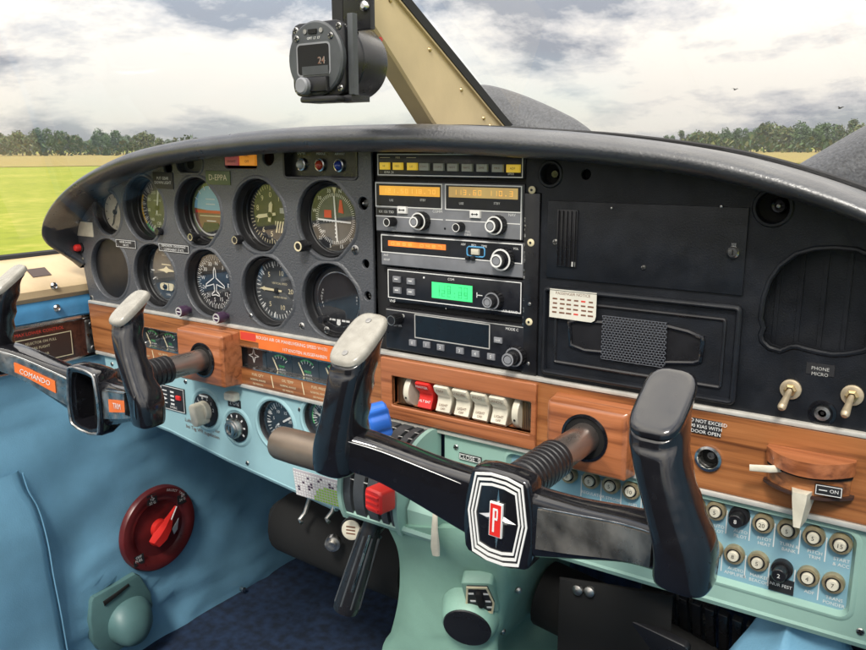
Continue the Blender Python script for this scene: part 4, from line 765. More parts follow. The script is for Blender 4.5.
for i, (q, n, tx) in enumerate(rows):
    p = at(q[0], q[1], 2); blk = (q[0] in (738, 781)); r = 8.1
    m = MB('black_plastic' if blk else 'breaker_ring', 'black_matte')
    m.lathe([(r,-5),(r,-.6),(r*.92,.8),(r*.72,1),(r*.68,0)], (p[0],p[1],0), 0, 24, cap1=False); m.lathe([(r*.7,0),(r*.7,.4)], (p[0],p[1],0), 1, 20); b = part('circuit_breaker', m, T, 'black pulled breaker' if blk else None)
    m = MB('black_plastic' if blk else 'cream_plastic', 'black_matte' if not blk else 'white_print'); h = 11 if blk else 3.4; rb = 5.4 if blk else 4.3; m.lathe([(rb,0),(rb,h-.6),(rb*.9,h),(.01,h)], (p[0],p[1],0), 0, 20); m.text(n, p[0], p[1], h+.15, 3.6, 1); part('button', m, b)
    z = p[1]-r-6.2
    for k, t in enumerate(tx): lt_.text(t, p[0]+1.5, z-k*4.3, -4.3, 2.9, 0)
    if i not in (0, 13): lt_.rect(p[0]-10.4, p[1]-19, p[0]-9.6, p[1]+1, -4.6, -4.3, 0)
    if q[0] == 781: lt_.rect(p[0]-9, p[1]-21, p[0]+9.5, p[1]-9, -4.6, -3.4, 1); lt_.text('NUR FEST', p[0], p[1]-15, -3.3, 2.8, 0)
part('lettering', lt_, T)
# ---------------------------------------------------------------- control yokes
def ellring(c, ax, ay, n=20, p=3.0):            # superellipse ring spanned by two half axes
    c, ax, ay = Vector(c), Vector(ax), Vector(ay); o = []
    for i in range(n):
        a = 2*math.pi*i/n; x, y = math.cos(a), math.sin(a); o.append(tuple(c+ax*math.copysign(abs(x)**(2/p), x)+ay*math.copysign(abs(y)**(2/p), y)))
    return o
def catrings(st, k=5, n=22, p=3.0):
    C = cr([s[0] for s in st], k); A = cr([s[1] for s in st], k); B = cr([s[2] for s in st], k)
    return [ellring(c, a, b, n, p) for c, a, b in zip(C, A, B)]
def yoke(sx, sz, dw, label, left):
    T = thing('control_yoke', label, 'control yoke', (sx, sz, 28), 'control yokes')
    m = MB('shaft_metal'); m.lathe([(13.2,10),(13.2,100+dw)], (sx,sz,0), 0, 28); part('shaft', m, T)
    m = MB('black_plastic', 'worn_metal'); pr = []
    w0 = 82 if not left else 74
    for i in range(9): w = w0+i*6.4+dw*.5; pr += [(14.6,w), (15.8,w+.8), (15.8,w+5), (14.6,w+5.8)]
    m.lathe(pr+[(15.2,w0+75+dw)], (sx,sz,0), 0, 28); part('shaft_sleeve', m, T)
    a = R_(-1.9 if not left else -2.2); X = Matrix(((math.cos(a),-math.sin(a),0,sx),(math.sin(a),math.cos(a),0,sz),(0,0,1,dw),(0,0,0,1)))
    hv = -15 if not left else -9
    # hub
    def hubpoly(s): return [(x*s[0], hv+z*s[1]) for x, z in ((-23,33),(-10,35.5),(10,35.5),(23,33),(27.5,10),(29,-12),(26,-33),(10,-37),(-10,-37),(-26,-33),(-29,-12),(-27.5,10))]
    def rnd(poly, k=3):
        P = poly+poly[:1]; o = []
        for p, q in zip(P, P[1:]):
            for t in (.14, .5, .86): o.append((p[0]+(q[0]-p[0])*t, p[1]+(q[1]-p[1])*t))
        return o
    m = MB('black_gloss'); m.T = X; f = rnd(hubpoly((1,1)))
    if left:
        oi = [(x*.78, hv+(z-hv)*.80) for x, z in f]
        m.rings([[(x*.5, hv*.3+z*.5, 138) for x, z in f], [(x*.86, hv+(z-hv)*.86, 146) for x, z in f], [(x,z,158) for x, z in f], [(x,z,171) for x, z in f], [(x*.97,hv+(z-hv)*.97,174) for x, z in f], [(x*.9,hv+(z-hv)*.9,175) for x, z in f], [(x,z,173.5) for x, z in oi], [(x*.98,hv+(z-hv)*.98,150) for x, z in oi]], 0)
        part('hub', m, T, 'hollow hub with its badge missing', ang=50)
        m = MB('worn_metal'); m.T = X; m.tube([(x*.93, hv+(z-hv)*.93, 175) for x, z in f]+[(f[0][0]*.93, hv+(f[0][1]-hv)*.93, 175)], 1.5, 0, 6); part('hub_rim', m, T)
        m = MB('deep_black', 'worn_metal'); m.T = X; m.slab([(x*.98,hv+(z-hv)*.98) for x, z in oi], 149, 151, 0); m.tube([(-4,-20,152),(2,-24,158),(9,-22,156),(12,-27,154)], .8, 1, 6); part('hub_cavity', m, T)
    else:
        m.rings([[(x*.5, hv*.3+z*.5, 138) for x, z in f], [(x*.86, hv+(z-hv)*.86, 146) for x, z in f], [(x,z,156) for x, z in f], [(x,z,168) for x, z in f], [(x*.975,hv+(z-hv)*.975,171.5) for x, z in f], [(x*.93,hv+(z-hv)*.93,172.4) for x, z in f]], 0); part('hub', m, T, ang=50)
        E = [(-17,27),(-6,29.5),(6,29.5),(17,27),(21.5,0),(17,-28),(6,-31),(-6,-31),(-17,-28),(-21.5,0)]
        m = MB('white_print', 'black_gloss'); m.T = X
        for s0, s1 in ((1.12,1.055), (.99,.925), (.86,.80)):
            m.rings([[(x*s,hv+z*s,w) for x, z in E] for s, w in ((s0,172.3),(s0,173.2),(s1,173.2),(s1,172.3))], 0, False, False)
        part('badge_frame', m, T)
        m = MB('chrome', 'red_paint', 'white_print'); m.T = X; z = hv-.5
        m.rings([[(x*k,z+v*k,w) for x, v in ((0,23),(2.6,4),(15,0),(2.6,-4),(0,-23),(-2.6,-4),(-15,0),(-2.6,4))] for k, w in ((1,172.4),(.5,174.2))], 0); m.rect(-5.2, z-13, 5.2, z+13, 173, 175, 2, .4); m.rect(-4.3, z-12.1, 4.3, z+12.1, 174.8, 175.4, 1)
        m.rect(-1.9, z-9, -.5, z+9, 175.4, 175.8, 2); m.rect(-.5, z+7.6, 1.9, z+9, 175.4, 175.8, 2); m.rect(-.5, z+.4, 1.9, z+1.8, 175.4, 175.8, 2); m.rect(1.1, z+1.8, 2.1, z+7.6, 175.4, 175.8, 2); part('badge', m, T)
    for s in (-1, 1):
        gx = 134 if not left else (118 if s > 0 else 138); gk = 1.09 if not left else .78; lo = 0
        # spoke: flat topped arm sweeping out and slightly aft into the grip
        st = [((s*18,hv-1,158), (0,0,13), (0,25,0)), ((s*32,hv+1,160), (0,0,12), (0,23.5,0)), ((s*60,hv+8,165), (s*2,0,12), (0,19.5,0)), ((s*95,hv+18,172), (s*2,0,13), (0,16,0)), ((s*(gx-14),hv+24,180), (s*2,0,15), (0,15,0)), ((s*(gx+2),hv+25,184), (s*3,0,16), (0,14,0))]
        m = MB('black_gloss'); m.T = X; m.rings(catrings(st, 5, 24, 4.5), 0); part('spoke', m, T, ang=60)
        # inset front face of the spoke
        F = []
        m = MB(('scuffed_black' if s > 0 else 'black_gloss') if not left else 'worn_metal'); m.T = X
        pp = [(s*31,hv-14.5,172.2), (s*60,hv-6.5,177.2), (s*95,hv+5,185.2), (s*(gx-16),hv+12.5,195.4)]; qq = [(s*31,hv+17,172.2), (s*60,hv+22.5,177.2), (s*95,hv+30,185.2), (s*(gx-16),hv+35.5,195.4)]
        top = [Vector(q) for q in cr(qq, 5)]; botm = [Vector(q) for q in cr(pp, 5)]
        m.rings([[tuple(b+Vector((0,0,-2))), tuple(t+Vector((0,0,-2))), tuple(t+Vector((0,-1,.6))), tuple(b+Vector((0,1,.6)))] for b, t in zip(botm, top)], 0)
        if left or s > 0: part('spoke_face', m, T)
        m = MB('chrome'); m.T = X; m.tube([t+Vector((0,.6,.2)) for t in top], [.15+.5*math.sin(math.pi*i/(len(top)-1))**.6 for i in range(len(top))], 0, 6); part('spoke_highlight', m, T)  # chrome tube stands in for the highlight along the spoke's upper edge
        if left:
            m = MB('orange_print', 'white_print'); m.T = X
            i0, i1 = (3, 12) if s < 0 else (3, 9)
            rows = [[tuple(botm[i]*.72+top[i]*.28+Vector((0,0,1))), tuple(botm[i]*.28+top[i]*.72+Vector((0,0,1))), tuple(botm[i]*.28+top[i]*.72+Vector((0,0,1.5))), tuple(botm[i]*.72+top[i]*.28+Vector((0,0,1.5)))] for i in range(i0, i1)]
            m.rings(rows, 0); mid = (i0+i1)//2; c = (botm[mid]+top[mid])/2; dr = (top[i1-1]-top[i0]).normalized()*s
            F = X @ frame(c+Vector((0,0,1.9)), dr, (0,1,0)); m.T = F; m.text('COMANDO' if s < 0 else 'TRIM', 0, 0, .4, 6, 1); part('label_strip', m, T)
        # grip
        x = s*gx; fz = hv+25; ln = (24 if s > 0 else 8) if not left else (32 if s > 0 else 12)
        st = [((x+s*2,fz-20-lo,184), (13,0,0), (0,0,15)), ((x+s*2,fz-16-lo,184), (15.5,0,0), (0,0,18)), ((x+s*.5,fz+4,184), (15.5,0,0), (0,-1,19.5)), ((x-s*ln*.36,fz+26,183), (14,0,0), (0,-2,18)), ((x-s*ln*.72,fz+47,181), (13.5,0,0), (0,-3,17.5)), ((x-s*ln*.92,fz+64,178), (14,0,0), (0,-6,18)), ((x-s*ln,fz+76,174), (14.5,0,0), (0,-13,20)), ((x-s*ln,fz+83,172), (14.5,0,0), (0,-15,21))]
        st = [(c_, tuple(Vector(a_)*gk), tuple(Vector(b_)*gk)) for c_, a_, b_ in st]
        m = MB('black_gloss'); m.T = X; R = catrings(st, 5, 26, 3.2)
        for i, rg in enumerate(R):           # finger notches on the forward side
            h = (sum(p[1] for p in rg)/len(rg)-fz)
            if 10 < h < 78:
                k = 2.4*(.5-.5*math.cos(2*math.pi*(h-12)/17.5)); c = Vector((sum(p[0] for p in rg), sum(p[1] for p in rg), sum(p[2] for p in rg)))/len(rg)
                R[i] = [(p[0], p[1], p[2]+(k if p[2] < c.z-6 else 0)) for p in rg]
        m.rings(R, 0); g = part('grip', m, T, ang=60)
        cap = 'cap_cream' if (s < 0 or left) else 'black_gloss'
        c = Vector((x-s*ln, fz+83, 172)); ax, ay = Vector((14.2,0,0))*gk, Vector((0,-15,21))*(gk*1.08 if left else 1); nn = ax.cross(ay).normalized(); nn = nn if nn.y > 0 else -nn
        m = MB(cap, 'worn_metal'); m.T = X
        m.rings([ellring(c+nn*h, ax*k, ay*k, 26, 3.4) for h, k in ((-.6,1.03),(2.2,1.05),(4.4,1.0),(5.4,.92),(5.6,.8))], 0)
        if cap == 'cap_cream' and not left:
            for e in (-.66, .66): m.lathe([(2.6,0),(2.4,.6),(.01,.8)], tuple(c+nn*5.5+ay*e), 1, 12, tuple(nn))
        part('grip_cap', m, T, ('cream cap' if cap == 'cap_cream' else 'glossy black cap'))
yoke(SL[0]-1, SL[1], 9, 'left control yoke with an empty hollow hub and orange strips on its spokes', True)
yoke(SR[0], SR[1], 0, 'right control yoke in glossy black with a red and chrome badge on its hub', False)
# ---------------------------------------------------------------- throttle quadrant
QX0, QX1 = 4, 73; QC = (-326, 12); QR = 58
T = thing('throttle_quadrant', 'pale green throttle quadrant drum with black slots, below the rocker switches', 'throttle quadrant', ((QX0+QX1)/2, -352, 20))
m = MB('black_plastic', 'dial_grey', 'grey_print'); wd = (QX1-8-QX0)
def arcprof(r, x0, x1, a0=-25, a1=95, n=18): return [[(x0, QC[0]+rr_*math.sin(R_(a)), QC[1]+rr_*math.cos(R_(a))) if k == 0 else (x1, QC[0]+rr_*math.sin(R_(a)), QC[1]+rr_*math.cos(R_(a))) for k, rr_ in ((0,r),(1,r),(1,r-4),(0,r-4))] for a in [a0+(a1-a0)*i/n for i in range(n+1)]]
xs = [QX0, 13, 17, 30, 34, 46, 50, 58, 62, QX1-4]
for i in range(0, len(xs)-1, 2): m.rings(arcprof(QR, xs[i], xs[i+1]), 1)
m.rings(arcprof(QR-8, QX0, QX1-2), 0)
for x in (10, 27, 42.5, 54.5):
    for k in range(7): a = 15+k*11; m.T = frame((x+5, QC[0]+(QR+.2)*math.sin(R_(a)), QC[1]+(QR+.2)*math.cos(R_(a))), (1,0,0), (0,math.cos(R_(a)),-math.sin(R_(a)))); m.rect(-2.5, -.5, 2.5, .5, 0, .2, 2); m.T = None
part('slotted_drum', m, T)
side = [(QC[0]+(QR+3)*math.sin(R_(a)), QC[1]+(QR+3)*math.cos(R_(a))) for a in range(-30, 96, 6)]+[(QC[0]+58, -2), (QC[0]-28, -2)]
for x0, x1 in ((QX1-5, QX1), (QX0-5, QX0)): m = MB('lower_green'); m.rings([[(x, z, w) for z, w in side] for x in (x0, x1)], 0); part('cheek_plate', m, T)
m = MB('worn_metal'); m.lathe([(3,0),(3,2),(.01,2.4)], (QX1,QC[0]+34,26), 0, 14, (1,0,0)); part('screw', m, T)
m = MB('lower_green'); m.rings([[(x, z, w) for z, w in ((-300,2),(-306,30),(-318,52),(-330,60),(-352,58),(-352,2))] for x in (QX1+2.5, 108)], 0); m.rings([[(x, z, w) for z, w in ((-347,4),(-347,64),(-350,66),(-354,64),(-354,4))] for x in (0, 109)], 0)
part('housing', m, T)
m = MB('chrome', 'deep_black'); m.rect(1, -347, 20, -316, 4, 54, 'lower_green', 1); m.rect(4, -344, 15, -320, 50, 57, 0, .8); m.rect(6.5, -341, 12.5, -323, 57, 57.4, 1); m.rect(26, -346, 44, -318, 10, 52, 'worn_metal', 2); m.rect(21, -346, 26, -316, 10, 50, 1); part('lower_bracket', m, T)
def lever(name, label, x, ang, l, knob_):
    m = MB('cream_plastic'); a = R_(ang); p0 = (x, QC[0]+(QR-14)*math.sin(a), QC[1]+(QR-14)*math.cos(a)); p1 = (x, QC[0]+(QR+l)*math.sin(a), QC[1]+(QR+l)*math.cos(a))
    d = (0, math.sin(a), math.cos(a)); m.T = frame(p0, (1,0,0), d); m.slab(rr(0,(l+14)/2,8,l+14,2), -1.5, 1.5, 0); L_ = part(name, m, T, label); knob_(L_, p1, a)
def throttle_knob(L_, p, a):
    m = MB('bronze_grip'); c = at(303, 450, 92); m.lathe([(13,-34),(15.5,-33),(16.6,-30),(17.2,-10),(17.2,44),(15,47),(.01,47)], (c[0]+0,c[1]+1,92), 0, 32, (1,0,0)); part('handle', m, L_, 'bronze cylinder handle')
def prop_knob(L_, p, a):
    m = MB('blue_plastic'); m.T = frame((50,-243,70), (.80,0,.6), (-.15,1,.1)); rs_ = []
    for w in (-10, -8, 8, 10):
        k = .86 if abs(w) == 10 else 1; rs_.append([((13+1.4*math.cos(8*2*math.pi*i/72))*math.copysign(abs(math.cos(2*math.pi*i/72))**.6, math.cos(2*math.pi*i/72))*k*.95, (15.5+1.4*math.cos(8*2*math.pi*i/72))*math.copysign(abs(math.sin(2*math.pi*i/72))**.6, math.sin(2*math.pi*i/72))*k, w) for i in range(72)])
    m.rings(rs_, 0); part('knob', m, L_, 'ribbed blue knob')
def mix_knob(L_, p, a):
    m = MB('red_paint'); m.T = frame((64,-312,86), (1,0,.15), (0,1,0)); rs_ = []
    for w in (-10, -8, 8, 10): k = .86 if abs(w) == 10 else 1; rs_.append([(x*k, z*k, w) for x, z in rr(0,0,22,23,4,4)])
    m.rings(rs_, 0); m.rect(-8, -8, 8, -5.5, 9, 11.5, 0, .7); m.rect(-8, 3.5, 8, 6, 9, 11.5, 0, .7); m.rect(-8, -2.2, 8, .3, 9, 11.5, 0, .7); part('knob', m, L_, 'red knob')
lever('throttle_lever', None, 12, 24, 30, throttle_knob); lever('propeller_lever', None, 44, 58, 28, prop_knob); lever('mixture_lever', None, 56, 12, 18, mix_knob)
p = at(462, 456, 2); placard('quadrant_placard', 'small black placard lettered CLOSE on the pale green panel right of the quadrant', (460,452), (482,464), ['CLOSE  0'], 4.4, border=True, w=1)
m = MB('worn_metal', 'cream_plastic'); q0 = Vector((110,-318,63)); m.lathe([(4,0),(4,4),(.01,4)], (112,-320,60), 0, 14); m.tube([(112,-320,66),(114,-336,70),(116,-352,72),(117,-360,72)], [2.6,3.6,5,4], 1, 10, True, .5); solo('friction_lever', m, 'small pale hanging lever on the front of the pedestal, left of the right yoke hub', 'lever', (112,-320,60))
# patterned card under the lower panel
a, b = at(298,470,14), at(342,470,14)
m = MB('pattern_pink', 'pattern_green', 'white_print', 'purple_plastic'); o = at(296.5, 494.5, 16); e = at(346, 509.5, 16); t = at(298.5, 468, 16)
ux = Vector((e[0]-o[0], e[1]-o[1])); H = t[1]-o[1]; L_ = ux.length; m.T = frame((o[0],o[1],16), (ux.x,ux.y,0), (0,1,.12)); m.rect(0, 0, L_, H, -1, 0, 0)
for i in range(int(L_/4)):
    for j in range(int(H/3.4)):
        x, z = 2+i*4, 1.7+j*3.4; rv = random.random(); g = ((x-L_*.74)/(L_*.34))**2+((z-H*.12)/(H*.5))**2 < 1
        m.slab([(x-1.5,z-.9),(x+1.3,z-1.2),(x+1.6,z+.8),(x-1.2,z+1.1)], 0, .3, 1 if g else (3 if rv < .16 else 2))
solo('patterned_card', m, 'pink and white patterned card with a green patch below the lower panel edge', 'card', (o[0],o[1],16))
# ---------------------------------------------------------------- pedestal
def pc_(px, py, w): a = at(px, py, w); return Vector((a[0], a[1], w))
T = thing('centre_pedestal', 'flared pale green centre pedestal running from the quadrant down to the floor', 'pedestal', (110, -765, 0))
Lp = [pc_(*q) for q in ((386,522,56), (397,545,50), (400,570,44), (398,600,38), (391,630,32), (382,656,26))]+[Vector((26,-640,18)), Vector((22,-765,14))]
Rp = [pc_(*q) for q in ((468,528,58), (486,552,58), (494,575,56), (492,600,52), (488,628,48), (484,656,44))]+[Vector((150,-640,36)), Vector((150,-765,30))]
Sp = [pc_(*q) for q in ((500,530,10), (520,552,2), (524,575,-4), (520,600,-10), (513,628,-16), (506,656,-22))]+[Vector((196,-640,-40)), Vector((196,-765,-50))]
Lc, Rc, Sc = cr(Lp, 6), cr(Rp, 6), cr(Sp, 6)
m = MB('pedestal_green'); rs_ = []
for l, r, s in zip(Lc, Rc, Sc):
    row = [l+Vector((4,0,-150)), l+Vector((1,0,-12)), l+Vector((0,0,-2)), l+Vector((2.5,0,3.5)), l+Vector((6,0,2.5))]
    for i in range(1, 9): t = i/9; row.append(l.lerp(r, t)+Vector((0,0,8*math.sin(math.pi*t)-1)))
    row += [r+Vector((3,0,-1)), r+Vector((9,0,-7))]+[ (r+Vector((9,0,-7))).lerp(s, t) for t in (.3,.65,1)]+[s+Vector((2,0,-120))]
    rs_.append([tuple(v) for v in row])
m.rings(rs_, 0, True, False); part('shell', m, T, ang=70)
v = pc_(480, 598, 62); F = frame(v, (.93,.12,-.32), (.22,.93,.3)); m = MB('pedestal_green', 'placard_black', 'cream_print', 'white_print')
h = pc_(467, 628, 64); Fh = frame(h, (.95,0,-.3), (.1,.95,.28)); m.T = F
m.slab(rr(0,0,30,40,4), -14, 0, 0, 2); tp = [(-9,17),(10,17),(13,-4),(9,-18),(-12,-18),(-14,-6)]; m.slab(tp, 0, 2, 1); m.rings([[(x*k,z*k,w) for x, z in tp] for k, w in ((1.02,1.8),(1.02,2.6),(.88,2.6),(.88,1.8))], 2, False, False); m.T = None; part('trim_window', m, T)
m = MB('deep_black', 'white_print'); m.T = F; m.slab(rr(1,2,6,20,3), 2, 6, 0, 1)
for z in (8, -2, -10): m.rect(-9, z-1, -4, z+1, 2, 2.4, 1); m.rect(5, z-1, 10, z+1, 2, 2.4, 1)
part('trim_pointer', m, T)
m = MB('pedestal_green'); m.T = Fh; m.lathe([(30,-22),(25,-3),(23,-.5)], (0,0,0), 0, 32, cap0=False, cap1=False); part('port_boss', m, T)
m = MB('black_plastic'); m.T = Fh; m.lathe([(23,-1),(22.4,1),(20,1.4),(.01,1.8)], (0,0,0), 0, 36); part('port_cap', m, T)
for q, w in (((502,631), 22), ((518,590), 14)): m = MB('worn_metal'); p = pc_(*q, w); m.lathe([(3.4,0),(3.4,2),(1.6,4),(.01,4.2)], tuple(p), 0, 12, (.8,0,.6)); part('screw', m, T)
# ---------------------------------------------------------------- brake lever
T = thing('brake_lever', 'black ribbed hand brake lever hanging at an angle under the panel, left of the pedestal', 'brake lever', (10, -560, 20))
a, b = pc_(374, 520, 40), pc_(345, 612, 66); d = (b-a); m = MB('black_plastic'); rs_ = []
m.lathe([(9,-d.length*.12), (9.5,0), (11,d.length*.2), (13.2,d.length*.5), (14.2,d.length*.9), (13,d.length*.98), (9,d.length), (.01,d.length)], tuple(a), 0, 22, tuple(d)); part('grip', m, T)
m = MB('dial_grey')
for k in range(8):
    an = 2*math.pi*k/8; z = d.normalized(); x = Vector((0,1,0)).cross(z).normalized(); y = z.cross(x); o = x*math.cos(an)+y*math.sin(an)
    m.tube([a+d*t+o*(11+3*t) for t in (.15,.5,.9)], 1.3, 0, 6)
part('grip_rib', m, T)
m = MB('chrome'); m.tube([a+d*t+Vector((.55,0,.84))*(12.6+2*t) for t in (.1,.4,.66,.7)], 1.3, 0, 8); part('release_bar', m, T)
p = pc_(351.5, 530, 46); m = MB('cream_plastic', 'brown_print', 'black_plastic'); m.lathe([(13,-14),(13,-2),(12,0)], tuple(p), 2, 24, (.3,.12,.94)); m.lathe([(10.6,0),(10.4,1.4),(9.4,2),(.01,2)], tuple(p), 0, 28, (.3,.12,.94)); m.T = frame(p+Vector((.3,.12,.94))*2.1, (.94,0,-.3), (0,.99,-.1))
for i in range(3): m.rect(-5, -4+i*3.6, 5, -2.6+i*3.6, 0, .3, 1)
solo('parking_brake_button', m, 'round cream button with brown lines at the top of the hand brake lever', 'button', tuple(p))
# ---------------------------------------------------------------- left side wall
XS = -520
def pw(px, py, X=XS): return atx(px, py, X)
T = thing('cabin_side_wall', 'blue vinyl cabin side wall with tan sill and walnut strip left of the panel', 'side wall', (XS, -765, 0))
wt = -183
m = MB('tan_trim'); pr = [(-606,-143),(-598,-140),(-566,-146),(-532,-166),(-523,-171),(-518,-175),(-517,-184),(-521,-190),(-528,-191)]
m.rings([[(x, z, w) for x, z in pr] for w in (-90, 1500)], 0, True, True); part('sill', m, T, 'tan window sill')
p = pw(41, 277, -545); m = MB('placard_brown', 'black_plastic'); m.T = frame((-549,-156,p.z), (0,0,-1), (-34,20,0)); m.rect(-13, -9, 13, 9, -2, .8, 0); part('latch_slot', m, T)
m = MB('black_matte'); m.tube([(-602,-140,-90),(-602,-139,300),(-602,-139,1500)], 6, 0, 8); part('window_seal', m, T)
zc0, zc1 = -218, -276
m = MB('band_blue'); m.rings([[(x, z, w) for x, z in ((-524,-188),(-520.5,-192),(-519,-204),(-520.5,-216),(-526,-219))] for w in (-90, 1500)], 0); part('blue_band', m, T, 'bright blue band')
m = MB('chrome'); m.rings([[(x, z, w) for x, z in ((-524,-217),(-518,-217.5),(-517,-221),(-519,-223.5),(-524,-223.5))] for w in (-90, 1500)], 0); part('chrome_strip', m, T); m = MB('chrome'); m.rings([[(x, z, w) for x, z in ((-524,-274),(-518,-274.5),(-517.4,-277),(-519,-279),(-524,-279))] for w in (-8, 1500)], 0); part('chrome_strip', m, T)
m = MB('walnut'); m.rings([[(x, z, w) for x, z in ((-526,-223),(-520,-223.4),(-520,-274.4),(-526,-274.6))] for w in (-10, 1500)], 0); part('walnut_strip', m, T, 'dark walnut strip')
m = MB('worn_metal'); p = pw(92, 320); F = frame((-519.4, -249, p.z+4), (0,0,-1), (0,1,0)); m.T = F; m.slab(rr(0,0,17,48,3), 0, 2, 0, .5)
for z in (17, -17): screw(m, 0, z, 2, 3.4)
part('bracket', m, T)
for q in ((54.5,286), (57.5,308)):
    m = MB('chrome'); p = pw(q[0], q[1], -517); m.lathe([(5,0),(5,2),(3.4,4),(2,3),(.01,3.4)], (-519,p.y,p.z), 0, 18, (1,0,.1)); part('screw', m, T)
# vinyl below, with soft wrinkles
m = MB('vinyl_blue'); nW, nH = 96, 40; vs = []; fs = []
import mathutils
def wr(w, z):
    k = mathutils.noise.noise(Vector((w*.0025+z*.0016+9, z*.016-w*.004, 1))); c = max(0, 1-abs(k)*5)**2
    return 7*mathutils.noise.noise(Vector((w*.0045, z*.007, 0)))+9*c*(.5+mathutils.noise.noise(Vector((w*.004, z*.004, 7))))+3*mathutils.noise.noise(Vector((w*.011+z*.014, (w-z)*.006, 3)))
W0, W1 = -428, 1500
for i in range(nW+1):
    w = W0+(W1-W0)*i/nW
    for j in range(nH+1):
        z = -278-(765-278)*j/nH; vs.append((XS-2+wr(w, z)*min(1, j/4), z, w))
for i in range(nW):
    for j in range(nH): fs.append((i*(nH+1)+j, i*(nH+1)+j+1, (i+1)*(nH+1)+j+1, (i+1)*(nH+1)+j))
m.add(vs, fs, 0); part('vinyl_lining', m, T, 'blue vinyl lining with soft creases', ang=180)
# knee pad fold near the seat
m = MB('vinyl_blue'); ed = [pw(*q, XS+10) for q in ((21,472),(27,490),(37,508),(46,540),(52,575),(59,610),(66,650))]; ed.append(Vector((XS+10,-800,ed[-1].z-6))); E_ = cr(ed, 6); rs_ = []
for v in E_:
    k = min(1, abs(v.y-E_[0].y)/90); row = []
    for t, o in ((0,-8),(0,2),(2,9),(6,13),(14,15),(34,13+3*math.sin(v.y*.03)),(70,12+6*math.sin(v.y*.022+1)),(120,10),(300,8),(600,8)): row.append((XS+2+o*(.35+.65*k), v.y+(t*.22 if t < 60 else 13)*k, v.z+t))
    rs_.append(row)
m.rings(rs_, 0, False, False); kp = solo('knee_pad', m, 'padded blue vinyl flap with a stitched edge at the lower left', 'padding', tuple(E_[3]), ang=80)
m = MB('vinyl_blue'); m.tube([v+Vector((6,0,1)) for v in E_], 1.1, 0, 8); part('piping', m, kp)
# placard on the walnut strip
m = MB('placard_brown', 'cream_print', 'red_print'); a, b = pw(97,334), pw(-40,350); F = frame((-519.2,-249,30), (0,0,-1), (0,1,0)); m.T = F
pr_ = [(-125,-21),(5,-21),(5,14),(-125,14)]; m.slab(pr_, 0, .6, 0); lines(m, -124, -20, 3.5, 12.5, .6, 1.1, 1, .2)
for i, t in enumerate(('PUT TANK SELECTOR ON FULL','TANK BEFORE FLIGHT','FUEL PUMP ON FOR','TAKE OFF & LANDING')): m.text(t, -52, 6-i*7.2-(3 if i > 1 else 0), .8, 3.6, 1)
m.text('MAX LOWER CONTROL', -40, 19.5, .8, 4.6, 2); solo('side_wall_placard', m, 'brown placard with cream border and lettering on the walnut strip of the side wall', 'placard', (-519,-270,30))
# fuel selector
c = pw(157.5, 527.5, XS+4); T = thing('fuel_selector', 'round maroon fuel selector plate with a bright red handle on the blue side wall', 'fuel selector', (XS+2, c.y, c.z))
F = frame((XS+3,c.y,c.z), (0,0,-1), (0,1,0)); RD = 68
m = MB('maroon'); m.T = F; m.lathe([(RD,0),(RD,5),(RD-2.5,8.6),(RD-8,10),(RD-17,9),(RD-22,5.5),(RD-24,4),(.01,4)], (0,0,0), 0, 64); part('plate', m, T)
for a_, t, s in ((-12,('L','TIP','22 G'),1), (52,('R','24 G'),1), (232,('OFF','FUEL'),1)):
    m = MB('white_print', 'placard_black'); m.T = F; p = pt(0,0,RD-13,a_); m.rect(p[0]-9, p[1]-8, p[0]+9, p[1]+8, 9, 9.8, 1)
    for i, l in enumerate(t): m.text(l, p[0], p[1]+4.5-i*5.4, 10, 4.4, 0)
    part('label_pad', m, T)
m = MB('white_print'); m.T = F
for i, ch_ in enumerate('SELECT TANK'): p = pt(0,0,RD-7,16+i*3.4); m.text(ch_, p[0], p[1], 10.2, 3.8, 0, -(16+i*3.4))
part('lettering', m, T); m = MB('white_print'); m.T = F; m.slab([(24,-12),(38,2),(34,-16),(27,-22)], 3.9, 4.6, 0); part('white_mark', m, T)
m = MB('red_paint'); m.T = F; an = R_(42); d = Vector((math.cos(an), math.sin(an), 0)); n = Vector((-d.y, d.x, 0))
m.lathe([(15,4),(14,12),(12,13)], (0,0,0), 0, 28)
def hring(t, hw, z0, z1): c_ = d*t; return [tuple(c_+n*hw+Vector((0,0,z0))), tuple(c_+n*hw*.8+Vector((0,0,z1))), tuple(c_-n*hw*.8+Vector((0,0,z1))), tuple(c_-n*hw+Vector((0,0,z0)))]
m.rings([hring(-27,4,12,17), hring(-25,8,11,22), hring(-10,9.5,11,26), hring(5,8,11,24), hring(22,4,10,17), hring(40,1.2,9,12)], 0); hd = part('handle', m, T)
m = MB('white_print'); m.T = F; m.tube([tuple(d*18+Vector((0,0,18.8))), tuple(d*40+Vector((0,0,12.6)))], 1, 0, 6); part('pointer_line', m, hd)
